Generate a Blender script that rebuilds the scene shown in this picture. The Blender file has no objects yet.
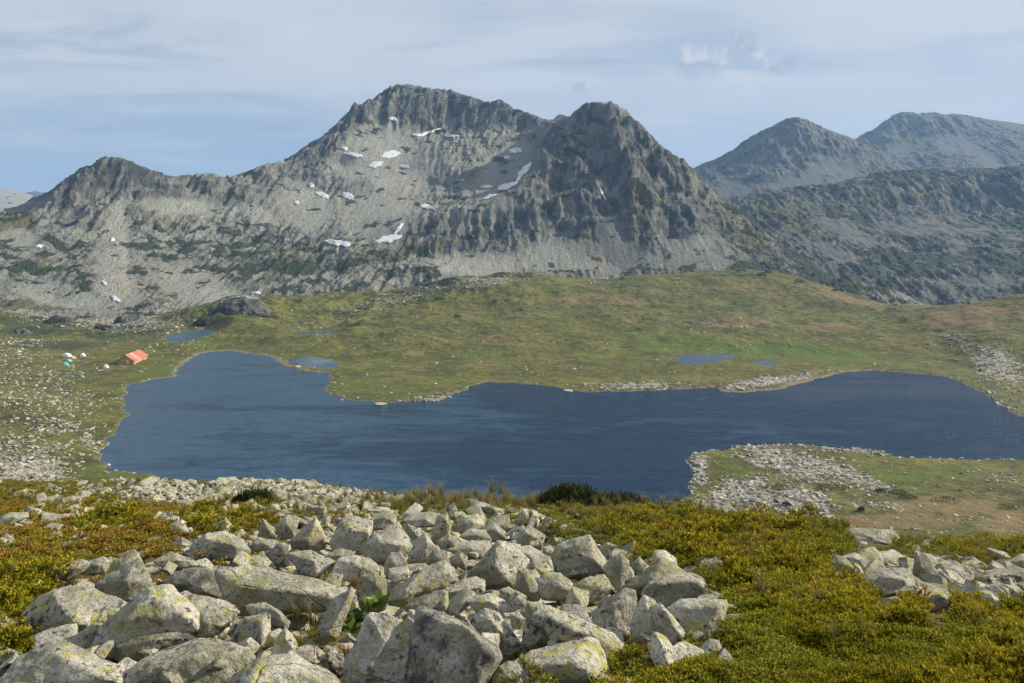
import bpy, bmesh, math, random
import numpy as np
from mathutils import Vector, Matrix, Euler
S = bpy.context.scene
COL = S.collection
R = math.radians

# ------------------------------------------------------------------ camera geometry
F, CX, CY, HY = 800.0, 512.0, 341.5, 230.0
PITCH = math.atan((CY - HY) / F)
CP, SP = math.cos(PITCH), math.sin(PITCH)

def ray(px, py):
    u = (np.asarray(px, float) - CX) / F
    v = (CY - np.asarray(py, float)) / F
    y = CP + v * SP
    return u / y, (-SP + v * CP) / y           # X/Y and Z/Y

def U(px, py, d):
    a, b = ray(px, py)
    return np.stack([a * d, np.zeros_like(a) + d, b * d], -1)

def proj(x, y, z):
    w = y * CP - z * SP
    v = (y * SP + z * CP) / w
    return CX + F * x / w, CY - F * v

# ------------------------------------------------------------------ noise
_r = np.random.RandomState(7)
_P = _r.permutation(256)
_P = np.concatenate([_P, _P, _P])
_A = _r.rand(256) * 2 * math.pi
_GX, _GY = np.cos(_A), np.sin(_A)

def perlin(x, y, seed=0):
    x = np.asarray(x, float) + seed * 17.31
    y = np.asarray(y, float) + seed * 5.77
    xi = np.floor(x).astype(int); yi = np.floor(y).astype(int)
    fx = x - xi; fy = y - yi
    xi &= 255; yi &= 255
    u = fx * fx * fx * (fx * (fx * 6 - 15) + 10)
    v = fy * fy * fy * (fy * (fy * 6 - 15) + 10)
    def g(ix, iy, dx, dy):
        h = _P[_P[ix & 255] + (iy & 255)]
        return _GX[h] * dx + _GY[h] * dy
    a = g(xi, yi, fx, fy); b = g(xi + 1, yi, fx - 1, fy)
    c = g(xi, yi + 1, fx, fy - 1); d = g(xi + 1, yi + 1, fx - 1, fy - 1)
    return (a + u * (b - a)) * (1 - v) + (c + u * (d - c)) * v

def fbm(x, y, o=4, seed=0, gain=.5):
    s = 0; a = 1; n = 0
    for k in range(o):
        s = s + a * perlin(x * 2 ** k, y * 2 ** k, seed + k * 3); n += a; a *= gain
    return s / n * 1.6

def ridged(x, y, o=4, seed=0, gain=.5):
    s = 0; a = 1; n = 0
    for k in range(o):
        s = s + a * (1 - 2.2 * np.abs(perlin(x * 2 ** k, y * 2 ** k, seed + k * 3))); n += a; a *= gain
    return s / n - .45

def sstep(a, b, x):
    t = np.clip((x - a) / (b - a), 0, 1)
    return t * t * (3 - 2 * t)

class RBF:
    """scattered heights joined with creases at the given points"""
    def __init__(s, xy, z, sc=1.0, tps=False, reg=0.0):
        s.p = np.asarray(xy, float) / sc; s.sc = sc; s.tps = tps
        n = len(s.p)
        A = np.zeros((n + 3, n + 3))
        A[:n, :n] = s.phi(s.p[:, None], s.p[None])
        A[:n, :n] += np.eye(n) * reg
        A[:n, n] = 1; A[:n, n + 1:] = s.p; A[n:, :n] = A[:n, n:].T
        b = np.zeros(n + 3); b[:n] = z
        s.w = np.linalg.solve(A, b)
    def phi(s, a, b):
        d = np.sqrt(((a - b) ** 2).sum(-1))
        return d * d * np.log(d + 1e-9) if s.tps else d
    def __call__(s, x, y):
        sh = np.shape(x); x = np.ravel(x) / s.sc; y = np.ravel(y) / s.sc
        n = len(s.p)
        out = np.empty(len(x))
        for i in range(0, len(x), 20000):
            a = x[i:i + 20000].astype(np.float32); b = y[i:i + 20000].astype(np.float32)
            dx = a[:, None] - s.p[None, :, 0].astype(np.float32)
            dy = b[:, None] - s.p[None, :, 1].astype(np.float32)
            q = dx * dx + dy * dy
            q = .5 * q * np.log(q + 1e-12) if s.tps else np.sqrt(q)
            out[i:i + 20000] = q.astype(float) @ s.w[:n] + s.w[n] + s.w[n + 1] * a + s.w[n + 2] * b
        return out.reshape(sh)

# ------------------------------------------------------------------ object helpers
def setp(o, label=None, cat=None, group=None, kind=None):
    if label: o['label'] = label
    if cat: o['category'] = cat
    if group: o['group'] = group
    if kind: o['kind'] = kind
    return o

def grid_mesh(name, X, Y, Z, mat, attrs=None, wrap=False, smooth=True, keep=None):
    n, m = X.shape
    v = np.stack([X, Y, Z], -1).reshape(-1, 3).astype(np.float32)
    mm = m if wrap else m - 1
    i = np.arange(n - 1)[:, None] * m; j = np.arange(mm)[None]
    j2 = (j + 1) % m
    f = np.stack([i + j, i + j2, i + m + j2, i + m + j], -1).reshape(-1, 4)
    if keep is not None:
        k = keep.reshape(-1)
        f = f[k[f].any(1)]
    me = bpy.data.meshes.new(name)
    me.vertices.add(len(v)); me.vertices.foreach_set('co', v.ravel())
    me.loops.add(f.size); me.loops.foreach_set('vertex_index', f.ravel().astype(np.int32))
    me.polygons.add(len(f)); me.polygons.foreach_set('loop_start', np.arange(0, f.size, 4, dtype=np.int32))
    me.update(calc_edges=True)
    me.polygons.foreach_set('use_smooth', np.full(len(f), smooth))
    for k, a in (attrs or {}).items():
        at = me.attributes.new(k, 'FLOAT', 'POINT')
        at.data.foreach_set('value', a.reshape(-1).astype(np.float32))
    me.materials.append(mat)
    o = bpy.data.objects.new(name, me); COL.objects.link(o)
    return o

def mesh_obj(name, verts, faces, mat, parent=None, smooth=False, link=True):
    me = bpy.data.meshes.new(name)
    me.from_pydata([tuple(map(float, v)) for v in verts], [], [tuple(map(int, f)) for f in faces])
    me.update()
    for m in (mat if isinstance(mat, (list, tuple)) else [mat]): me.materials.append(m)
    if smooth: me.polygons.foreach_set('use_smooth', [True] * len(me.polygons))
    o = bpy.data.objects.new(name, me)
    if link: COL.objects.link(o)
    if parent: o.parent = parent
    return o

# ------------------------------------------------------------------ material helper
class NT:
    def __init__(s, name):
        s.m = bpy.data.materials.new(name); s.m.use_nodes = True
        s.t = s.m.node_tree; s.n = s.t.nodes; s.l = s.t.links
        s.bsdf = s.n['Principled BSDF']; s.out = s.n['Material Output']
        s.bsdf.inputs['Roughness'].default_value = .9
        s.bsdf.inputs['Specular IOR Level'].default_value = .25
        s.tc = s.n.new('ShaderNodeTexCoord')
        s.geo = s.n.new('ShaderNodeNewGeometry')
    def put(s, sock, v):
        if isinstance(v, bpy.types.NodeSocket): s.l.new(v, sock)
        elif isinstance(v, (tuple, list)) and len(v) == 3 and sock.type == 'RGBA': sock.default_value = (*v, 1)
        else: sock.default_value = v
    def math(s, op, a, b=0, c=0, clamp=False):
        n = s.n.new('ShaderNodeMath'); n.operation = op; n.use_clamp = clamp
        s.put(n.inputs[0], a); s.put(n.inputs[1], b); s.put(n.inputs[2], c); return n.outputs[0]
    def attr(s, name, kind='GEOMETRY'):
        n = s.n.new('ShaderNodeAttribute'); n.attribute_name = name; n.attribute_type = kind; return n.outputs['Fac']
    def noise(s, scale, vec=None, detail=4, rough=.55, out='Fac', dist=0):
        n = s.n.new('ShaderNodeTexNoise'); n.inputs['Scale'].default_value = scale
        n.inputs['Detail'].default_value = detail; n.inputs['Roughness'].default_value = rough
        n.inputs['Distortion'].default_value = dist
        s.l.new(vec if vec is not None else s.geo.outputs['Position'], n.inputs['Vector']); return n.outputs[out]
    def vor(s, scale, vec=None, feature='F1', out='Distance', rand=1):
        n = s.n.new('ShaderNodeTexVoronoi'); n.feature = feature; n.inputs['Scale'].default_value = scale
        n.inputs['Randomness'].default_value = rand
        s.l.new(vec if vec is not None else s.geo.outputs['Position'], n.inputs['Vector']); return n.outputs[out]
    def mapv(s, scale, vec=None, rot=(0, 0, 0), loc=(0, 0, 0)):
        n = s.n.new('ShaderNodeMapping'); n.inputs['Scale'].default_value = scale
        n.inputs['Rotation'].default_value = rot; n.inputs['Location'].default_value = loc
        s.l.new(vec if vec is not None else s.geo.outputs['Position'], n.inputs['Vector']); return n.outputs[0]
    def mix(s, f, a, b, mode='MIX'):
        n = s.n.new('ShaderNodeMix'); n.data_type = 'RGBA'; n.blend_type = mode
        s.put(n.inputs[0], f); s.put(n.inputs[6], a); s.put(n.inputs[7], b); return n.outputs[2]
    def ramp(s, f, lo, hi, a=0.0, b=1.0):
        n = s.n.new('ShaderNodeMapRange'); n.interpolation_type = 'SMOOTHSTEP'
        s.put(n.inputs[0], f); s.put(n.inputs[1], lo); s.put(n.inputs[2], hi); s.put(n.inputs[3], a); s.put(n.inputs[4], b)
        return n.outputs[0]
    def bump(s, h, dist, strength=1.0, normal=None):
        n = s.n.new('ShaderNodeBump'); n.inputs['Strength'].default_value = strength
        n.inputs['Distance'].default_value = dist; s.l.new(h, n.inputs['Height'])
        if normal is not None: s.l.new(normal, n.inputs['Normal'])
        return n.outputs[0]
    def done(s, color=None, normal=None, rough=None):
        if color is not None: s.put(s.bsdf.inputs['Base Color'], color)
        if normal is not None: s.l.new(normal, s.bsdf.inputs['Normal'])
        if rough is not None: s.put(s.bsdf.inputs['Roughness'], rough)
        return s.m

def flat_mat(name, c, rough=.8, var=.15, sc=3.0):
    t = NT(name); n = t.noise(sc, detail=3)
    return t.done(t.mix(t.math('MULTIPLY', n, 1), tuple(x * (1 - var) for x in c), tuple(min(1, x * (1 + var)) for x in c)), rough=rough)

# ------------------------------------------------------------------ lake outlines (photo pixels, on each water level)
LAKE_PX = [(105,470),(103,455),(108,440),(120,425),(128,415),(124,400),(128,385),(150,380),(172,376),(178,368),(183,362),(195,354),(210,351),(235,350),(250,353),(269,355),(285,361),(292,367),(310,371),(332,373),(332,382),(326,391),(341,399),(362,401),(383,403),(418,401),(440,400),(459,393),(471,386),(486,382),(517,383),(547,386),(577,391),(593,392),(620,391),(640,391),(679,389),(715,387),(726,391),(750,391),(778,388),(801,382),(825,376),(841,371),(872,370),(912,373),(951,377),(971,386),(991,398),(1009,410),(1022,417),(1050,428),(1085,445),(1060,458),(1024,461),(1009,459),(982,460),(942,460),(895,457),(868,450),(831,448),(804,445),(750,445),(717,450),(693,455),(690,462),(693,470),(692,484),(687,501),(690,512),(670,525),(600,535),(520,530),(450,515),(405,497),(364,490),(293,490),(246,489),(190,485),(164,483),(157,477),(146,473),(117,471)]
PONDS_PX = [
 ('tarn', -66.0, [(165,337),(176,334),(193,331),(205,329),(214,331),(211,335),(199,338),(182,342),(167,341)]),
 ('pool', -66.5, [(294,336),(311,332),(341,330),(347,332),(326,335),(300,337)]),
 ('lagoon', -70.0, [(288,360),(300,358),(319,357),(336,361),(338,367),(322,369),(307,366),(292,364)]),
 ('pond', -69.0, [(677,359),(683,354),(738,354),(734,358),(715,362),(687,366),(676,362)]),
 ('puddle', -69.0, [(752,359),(764,361),(778,361),(772,366),(762,366),(754,362)]),
]
def onlevel(pts, z):
    P = np.array(pts, float); a, b = ray(P[:, 0], P[:, 1]); d = z / b
    return np.stack([a * d, d], -1)
LAKE = onlevel(LAKE_PX, -70.0)
PONDS = [(n, z, onlevel(p, z)) for n, z, p in PONDS_PX]

def sdist(P, x, y):
    """signed distance to a polygon, positive outside"""
    sh = np.shape(x); x = np.ravel(x); y = np.ravel(y)
    d = np.full(len(x), 1e18); ins = np.zeros(len(x), bool)
    for i in range(len(P)):
        ax, ay = P[i]; bx, by = P[(i + 1) % len(P)]
        ex, ey = bx - ax, by - ay
        t = np.clip(((x - ax) * ex + (y - ay) * ey) / (ex * ex + ey * ey), 0, 1)
        d = np.minimum(d, (x - ax - t * ex) ** 2 + (y - ay - t * ey) ** 2)
        c = (ay > y) != (by > y)
        if ey != 0: ins ^= c & (x < ax + (y - ay) * ex / ey)
    d = np.sqrt(d); d[ins] *= -1
    return d.reshape(sh)

# ------------------------------------------------------------------ near ground: picture row as a function of column and distance
_near = {
 -250: [(1.2,1500),(2.4,860),(3.6,700),(6,622),(9,580),(14,548),(22,527),(35,513),(60,498),(95,560),(150,590)],
 0: [(1.2,1400),(2.4,845),(3.6,690),(6,615),(9,575),(14,544),(22,523),(35,508),(60,495),(95,555),(150,585)],
 150: [(1.2,1400),(2.4,840),(3.6,685),(6,612),(9,572),(14,541),(22,520),(35,506),(62,493),(95,540),(150,580)],
 300: [(1.2,1400),(2.4,840),(3.6,685),(6,610),(9,572),(14,540),(22,520),(35,507),(58,498),(90,550),(150,585)],
 420: [(1.2,1400),(2.4,840),(3.6,685),(6,612),(9,573),(14,542),(22,522),(34,509),(60,536),(95,585),(150,596)],
 540: [(1.2,1400),(2.4,840),(3.6,686),(6,614),(9,576),(14,544),(22,522),(27,516),(55,570),(95,600),(150,597)],
 660: [(1.2,1400),(2.4,842),(3.6,690),(6,618),(9,575),(14,540),(21,520),(28,524),(55,580),(95,600),(150,595)],
 760: [(1.2,1400),(2.4,840),(3.6,682),(6,612),(9,570),(14,540),(20,529),(28,544),(55,590),(95,598),(150,588)],
 850: [(1.2,1400),(2.4,835),(3.6,675),(6,612),(9,578),(14,552),(19,546),(28,564),(55,595),(95,595),(150,575)],
 940: [(1.2,1400),(2.4,830),(3.6,672),(6,618),(9,590),(14,565),(19,556),(28,569),(55,598),(95,598),(150,572)],
 1050: [(1.2,1400),(2.4,830),(3.6,672),(6,622),(9,597),(14,574),(19,566),(28,579),(55,602),(95,600),(150,580)],
 1300: [(1.2,1400),(2.4,830),(3.6,675),(6,625),(9,600),(14,579),(19,573),(28,586),(55,605),(95,600),(150,585)],
}
_xy, _z = [], []
for px, rows in _near.items():
    for d, py in rows:
        _xy.append((px / 150.0, math.log(d) * 2.2)); _z.append((py - HY) * d / F / d ** .75)
FN = RBF(_xy, _z, tps=True)

def near_z(x, y):
    yy = np.maximum(y, 1.0)
    u = np.clip(CX + F * np.arctan2(x, yy) * 1.08, -450, 1500)
    return -FN(u / 150.0, np.log(np.clip(yy, 1.2, 170)) * 2.2) * yy ** .75

# ------------------------------------------------------------------ basin
_mid = [(0,480,215),(-150,470,230),(60,440,250),(0,400,300),(-150,380,330),(80,395,350),(0,365,380),(0,350,430),(60,352,440),(60,340,500),(135,362,428),(100,345,480),(0,325,560),(60,330,560),(120,335,560),(0,312,640),(60,318,640),(120,325,640),(-150,320,560),
 (-300,400,300),(-400,300,600),
 (187,330,540),(240,297,600),(215,318,560),(265,318,560),(240,322,530),(300,318,580),(300,345,470),(350,325,560),(400,300,650),(430,292,680),(400,325,520),(370,350,460),(400,375,395),
 (450,282,700),(500,273,715),(540,273,720),(565,285,690),(590,284,700),(620,277,730),(660,275,750),(700,272,760),(740,270.5,770),(780,275,750),(820,284,710),(860,297,670),(900,308,620),(930,308,590),(960,304,560),(1024,298,520),(1100,292,500),(1250,285,480),
 (480,345,470),(520,370,405),(600,372,400),(660,370,405),(600,330,520),(500,310,590),(560,310,590),(650,300,640),(720,300,640),(640,345,470),(700,322,545),(760,328,520),(700,345,465),(740,372,408),(790,372,405),(820,350,455),(880,350,455),(830,310,590),(880,325,530),(950,330,480),(950,358,430),(1010,340,430),(1010,380,375),(1060,400,345),(1060,350,410),(1150,400,330),(1250,380,350),(1150,330,440),
 (1120,450,250),(1250,450,240),(1024,480,214),(960,475,222),(880,470,228),(1024,520,176),(950,530,165),(860,520,172),(760,490,208),(740,465,234),(820,480,216),(720,470,230),(1024,560,140),(860,560,140),(1150,520,165),(720,515,190)]
_mp = [U(*p) for p in _mid]
_mw = [(p[0], p[1], p[2]) for p in _mp]
_mw += [(335,720,-82),(385,690,-82),(290,790,-85),(430,630,-78),(240,830,-80),(-60,850,-80),(60,900,-95),(200,900,-100),(350,850,-100),(450,750,-95),(600,700,-90),(-300,900,-80),(0,1200,-120),(500,1200,-120),(-500,1200,-100),(150,1000,-105),
        (-150,110,-66),(0,120,-69),(100,120,-69),(-40,180,-70),(40,180,-70),(0,250,-69),(0,330,-69),(-100,300,-69),(120,300,-69),(-120,220,-69.3)]
_mw = np.array(_mw, float)
FM = RBF(_mw[:, :2], _mw[:, 2], sc=100.0)

def mid_z(x, y, detail=True):
    z = FM(x, y)
    if detail:
        a = sstep(300, 520, y) * (1 - sstep(800, 900, y))
        z = z + fbm(x / 45, y / 45, 5, 3) * (1.4 + 2.8 * a) + ridged(x / 18, y / 18, 4, 9, .6) * (.4 + .8 * a)
        hx = sstep(0, -140, x) * sstep(470, 560, y) + .8 * sstep(60, -20, x) * sstep(560, 640, y) * sstep(-220, -120, x)
        z = z + np.clip(hx, 0, 1) * (ridged(x / 30, y / 30, 4, 21) * 5.0 + 1)
    z = np.maximum(z, -69.75 + .25 * fbm(x / 8, y / 8, 3, 5) - 70 * sstep(560, 760, y) * sstep(60, 160, x))
    far = sstep(1000, 1300, np.hypot(x, y))
    z = z * (1 - far) - 125 * far
    return z

WOBX = lambda x, y: x + fbm(x / 9, y / 9, 3, 31) * 3.0
WOBY = lambda x, y: y + fbm(x / 9, y / 9, 3, 41) * 3.0

def ground_z(x, y, full=False):
    x = np.asarray(x, float); y = np.asarray(y, float)
    sh = x.shape; x = x.ravel(); y = y.ravel()
    z = np.empty_like(x)
    m = (y > 105) | (np.abs(x) > 400)
    n = (y < 152) & ~(np.abs(x) > 400)
    wn = np.where(n, 1 - sstep(108, 150, y), 0)
    zn = np.zeros_like(x); zm = np.zeros_like(x)
    back = y < 1
    if n.any():
        xs, ys = x[n], y[n]
        q = near_z(xs, ys)
        q = q + fbm(xs / 6, ys / 6, 4, 51) * .16 * sstep(2, 12, ys) * (1 + sstep(20, 60, ys)) + fbm(xs / 1.4, ys / 1.4, 3, 55) * .07 + fbm(xs / .42, ys / .42, 3, 58) * .085 * sstep(2, 4, ys) * (1 - sstep(15, 40, ys))
        q = np.where(ys < 1, -1.65 - .02 * np.abs(xs) + .25 * np.minimum(0, 0) - ys * .15 * 0 + (1 - ys) * .18 - .07, q)
        zn[n] = q
    if m.any():
        xs, ys = x[m], y[m]
        q = mid_z(xs, ys)
        wx, wy = WOBX(xs, ys), WOBY(xs, ys)
        near = (ys < 700) & (np.abs(xs) < 420)
        sd = np.full(len(xs), 1e3); sd[near] = sdist(LAKE, wx[near], wy[near])
        k = sstep(0, 26, sd)
        L = -70.0
        bank = np.where(sd > 0, .25 * np.minimum(sd, 1.6), np.maximum(sd * .16, -4))
        q = np.where(sd < 1e3, L + bank + (q - L) * k * (sd > 0), q)
        for _, L, P in PONDS:
            c = P.mean(0); nr = np.hypot(xs - c[0], ys - c[1]) < 90
            if nr.any():
                s = sdist(P, xs[nr] + fbm(xs[nr] / 5, ys[nr] / 5, 2, 61) * .8, ys[nr] + fbm(xs[nr] / 5, ys[nr] / 5, 2, 66) * .8)
                k = sstep(0, 14, s); b = np.where(s > 0, .12 * np.minimum(s, 1.2), np.maximum(s * .2, -1))
                q[nr] = L + b + (q[nr] - L) * k
        zm[m] = q
    z = np.where(n & m, zn * wn + zm * (1 - wn), np.where(n, zn, zm))
    return z.reshape(sh)

def ell(px, py, items, w=1.0, namp=.5, nx=None):
    """soft ellipses (px, py, rx, ry, angle) where those places project; n breaks up the edge"""
    m = np.zeros_like(px)
    for it in items:
        x, y, rx, ry = it[:4]; an = R(it[4]) if len(it) > 4 else 0; s = it[5] if len(it) > 5 else 1
        dx, dy = px - x, py - y
        u = (dx * math.cos(an) + dy * math.sin(an)) / rx; v = (-dx * math.sin(an) + dy * math.cos(an)) / ry
        m = np.maximum(m, s * (1 - sstep(.2, 1.5, np.sqrt(u * u + v * v) + (nx if nx is not None else 0) * namp)))
    return m

PILE_DIP = [(110,665,190,34,0,1),(90,600,90,22,0,1),(230,610,140,50,0,1),(440,610,180,80,0,1),(560,640,50,40,0,1),(640,615,60,30,0,1),(340,545,150,22,0,1),(500,550,80,28,10,1),(590,570,24,28,0,1)]
def ground_d(x, y):
    """the ground with the hollow under the boulder pile"""
    z = ground_z(x, y)
    m = (y > 2.5) & (y < 40)
    if m.any():
        px, py = proj(x[m], y[m], z[m])
        z = z.copy(); z[m] -= .055 * y[m] ** .8 * ell(px, py, PILE_DIP)
    return z

def hit(px, py, d0=2.5, d1=900, n=1500):
    """first point of the ground seen through a photo pixel"""
    a, b = ray(px, py)
    d = np.exp(np.linspace(math.log(d0), math.log(d1), n))
    g = ground_z(a * d, d)
    k = np.argmax(g >= b * d)
    if g[k] < b * d[k]: return None
    return np.array([a * d[k], d[k], g[k]])
# ------------------------------------------------------------------ render, light, sky
S.render.engine = 'CYCLES'
S.cycles.use_denoising = True
try: S.cycles.denoiser = 'OPENIMAGEDENOISE'
except Exception: pass
S.cycles.max_bounces = 4; S.cycles.diffuse_bounces = 2; S.cycles.glossy_bounces = 2
S.cycles.volume_bounces = 0; S.cycles.transmission_bounces = 2; S.cycles.transparent_max_bounces = 6
S.cycles.use_adaptive_sampling = True; S.cycles.adaptive_threshold = .012
S.cycles.caustics_reflective = False; S.cycles.caustics_refractive = False
S.view_settings.view_transform = 'Standard'; S.view_settings.look = 'None'
S.view_settings.exposure = 0.74; S.view_settings.gamma = 1
S.view_settings.use_curve_mapping = False
cam = bpy.data.cameras.new('camera'); co = bpy.data.objects.new('camera', cam); COL.objects.link(co)
cam.sensor_width = 36; cam.lens = F / 1024 * 36; cam.clip_end = 40000; cam.clip_start = .05
co.location = (0, 0, 0); co.rotation_euler = (math.pi / 2 - PITCH, 0, 0)
S.camera = co

SUN_AZ, SUN_EL = R(76), R(29)       # to the right of the view, low evening sun
sd_ = Vector((math.sin(SUN_AZ) * math.cos(SUN_EL), math.cos(SUN_AZ) * math.cos(SUN_EL), math.sin(SUN_EL)))
sun = bpy.data.lights.new('sun', 'SUN'); so = bpy.data.objects.new('sun', sun); COL.objects.link(so)
sun.energy = 5.0; sun.angle = R(.5); sun.color = (1, .89, .71)
so.rotation_euler = sd_.to_track_quat('Z', 'Y').to_euler(); so.location = (300, 0, 400)

W = bpy.data.worlds.new('World'); S.world = W; W.use_nodes = True
wt = W.node_tree; wn = wt.nodes; wl = wt.links
bg = wn['Background']
def N(t): return wn.new(t)
sky = N('ShaderNodeTexSky'); sky.sky_type = 'NISHITA'; sky.sun_disc = False
sky.sun_elevation = SUN_EL; sky.sun_rotation = SUN_AZ; sky.altitude = 2500
sky.air_density = 1.0; sky.dust_density = 1.2; sky.ozone_density = 1.2
tc = N('ShaderNodeTexCoord')
sep = N('ShaderNodeSeparateXYZ'); wl.new(tc.outputs['Generated'], sep.inputs[0])
def M(op, a, b=0, c=0, clamp=False):
    n = N('ShaderNodeMath'); n.operation = op; n.use_clamp = clamp
    for i, v in enumerate((a, b, c)):
        if isinstance(v, (int, float)): n.inputs[i].default_value = v
        else: wl.new(v, n.inputs[i])
    return n.outputs[0]
def SM(x, lo, hi, a=0.0, b=1.0):
    n = N('ShaderNodeMapRange'); n.interpolation_type = 'SMOOTHSTEP'; wl.new(x, n.inputs[0])
    for i, v in enumerate((lo, hi, a, b)): n.inputs[i + 1].default_value = v
    return n.outputs[0]
# clouds live on a high flat layer: direction / height gives their foreshortening
zc = M('MAXIMUM', sep.outputs[2], .0)
inv = M('DIVIDE', 1, M('ADD', zc, .10))
cmb = N('ShaderNodeCombineXYZ')
wl.new(M('MULTIPLY', sep.outputs[0], inv), cmb.inputs[0]); wl.new(M('MULTIPLY', sep.outputs[1], inv), cmb.inputs[1])
def wnoise(vec, scale, detail, rough, sc=(1, 1, 1), loc=(0, 0, 0), rot=0, dist=0.0):
    mp = N('ShaderNodeMapping'); mp.inputs['Scale'].default_value = sc; mp.inputs['Location'].default_value = loc
    mp.inputs['Rotation'].default_value = (0, 0, rot)
    wl.new(vec, mp.inputs['Vector'])
    n = N('ShaderNodeTexNoise'); n.inputs['Scale'].default_value = scale; n.inputs['Detail'].default_value = detail
    n.inputs['Roughness'].default_value = rough; n.inputs['Distortion'].default_value = dist
    wl.new(mp.outputs[0], n.inputs['Vector']); return n.outputs['Fac']
n1 = wnoise(cmb.outputs[0], 1.0, 6, .55, (.55, 1.15, 1), (3.1, 1.7, 0), R(8), .6)
n2 = wnoise(cmb.outputs[0], .35, 3, .5, (1, 1, 1), (7.7, 2.2, 0))
veil = SM(M('ADD', M('MULTIPLY', n1, .6), M('MULTIPLY', n2, .6)), (.43), .61)
def blob(px, py, rx, ry, soft=.55):
    """a small cloud seen in the direction of one photo pixel; a fixed direction of the sky"""
    a, b = ray(px, py); d = Vector((float(a), 1, float(b))).normalized()
    rt = Vector((1, 0, 0)) - d * d.x; rt.normalize(); up = rt.cross(d)
    def dot(v):
        n = N('ShaderNodeVectorMath'); n.operation = 'DOT_PRODUCT'; wl.new(tc.outputs['Generated'], n.inputs[0])
        n.inputs[1].default_value = v; return n.outputs['Value']
    u = M('DIVIDE', dot(rt), rx / F); v = M('DIVIDE', dot(up), ry / F)
    r2 = M('ADD', M('MULTIPLY', u, u), M('MULTIPLY', v, v))
    front = M('GREATER_THAN', dot(d), 0)
    return M('MULTIPLY', SM(r2, 1.0, 0.0), front), v
nf = wnoise(tc.outputs['Generated'], 34, 6, .6)
puff = None
for px, py, rx, ry in ((698, 64, 38, 26), (738, 48, 34, 24), (780, 65, 22, 15), (582, 87, 19, 10)):
    b_, _v = blob(px, py, rx, ry)
    e = SM(M('ADD', b_, M('MULTIPLY', M('SUBTRACT', nf, .5), 2.0)), .35, 1.05)
    puff = e if puff is None else M('MAXIMUM', puff, e)
def mixc(f, a, b):
    n = N('ShaderNodeMix'); n.data_type = 'RGBA'
    if isinstance(f, (int, float)): n.inputs[0].default_value = f
    else: wl.new(f, n.inputs[0])
    for i, v in ((6, a), (7, b)):
        if isinstance(v, tuple): n.inputs[i].default_value = (*v, 1)
        else: wl.new(v, n.inputs[i])
    return n.outputs[2]
K = 10.0     # the sky's own radiance is multiplied by the background strength 0.1
vc = mixc(wnoise(cmb.outputs[0], 1.2, 3, .5, (1, 1, 1), (1, 5, 0)), (.52 * K, .58 * K, .66 * K), (.82 * K, .80 * K, .79 * K))
n3 = wnoise(cmb.outputs[0], 1.6, 7, .6, (.7, 1.3, 1), (8, 3, 0), R(-6), 1.2)
veil = M('MULTIPLY', veil, .85)
for px, py, rx, ry, k in ((70, 40, 200, 34, .75), (120, 135, 260, 60, .55), (1010, 52, 80, 26, .6), (640, 130, 160, 50, .3)):
    b_, _v = blob(px, py, rx, ry)
    veil = M('MULTIPLY', veil, M('SUBTRACT', 1, M('MULTIPLY', M('MULTIPLY', b_, k), SM(n3, .62, .40))))
for px, py, rx, ry, k in ((150, 78, 260, 30, .55), (480, 55, 300, 40, .4), (900, 70, 260, 60, .35), (940, 15, 200, 16, .4)):
    b_, _v = blob(px, py, rx, ry)
    veil = M('MINIMUM', M('ADD', veil, M('MULTIPLY', M('MULTIPLY', b_, k), SM(n1, .35, .65))), .95)
veil = M('ADD', M('MULTIPLY', veil, .58), .42)
c = mixc(veil, sky.outputs[0], vc)
pc = mixc(SM(nf, .44, .68), (.42 * K, .47 * K, .56 * K), (.80 * K, .79 * K, .80 * K))
c = mixc(M('MULTIPLY', puff, .72), c, pc)
wl.new(c, bg.inputs['Color']); bg.inputs['Strength'].default_value = .062
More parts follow.
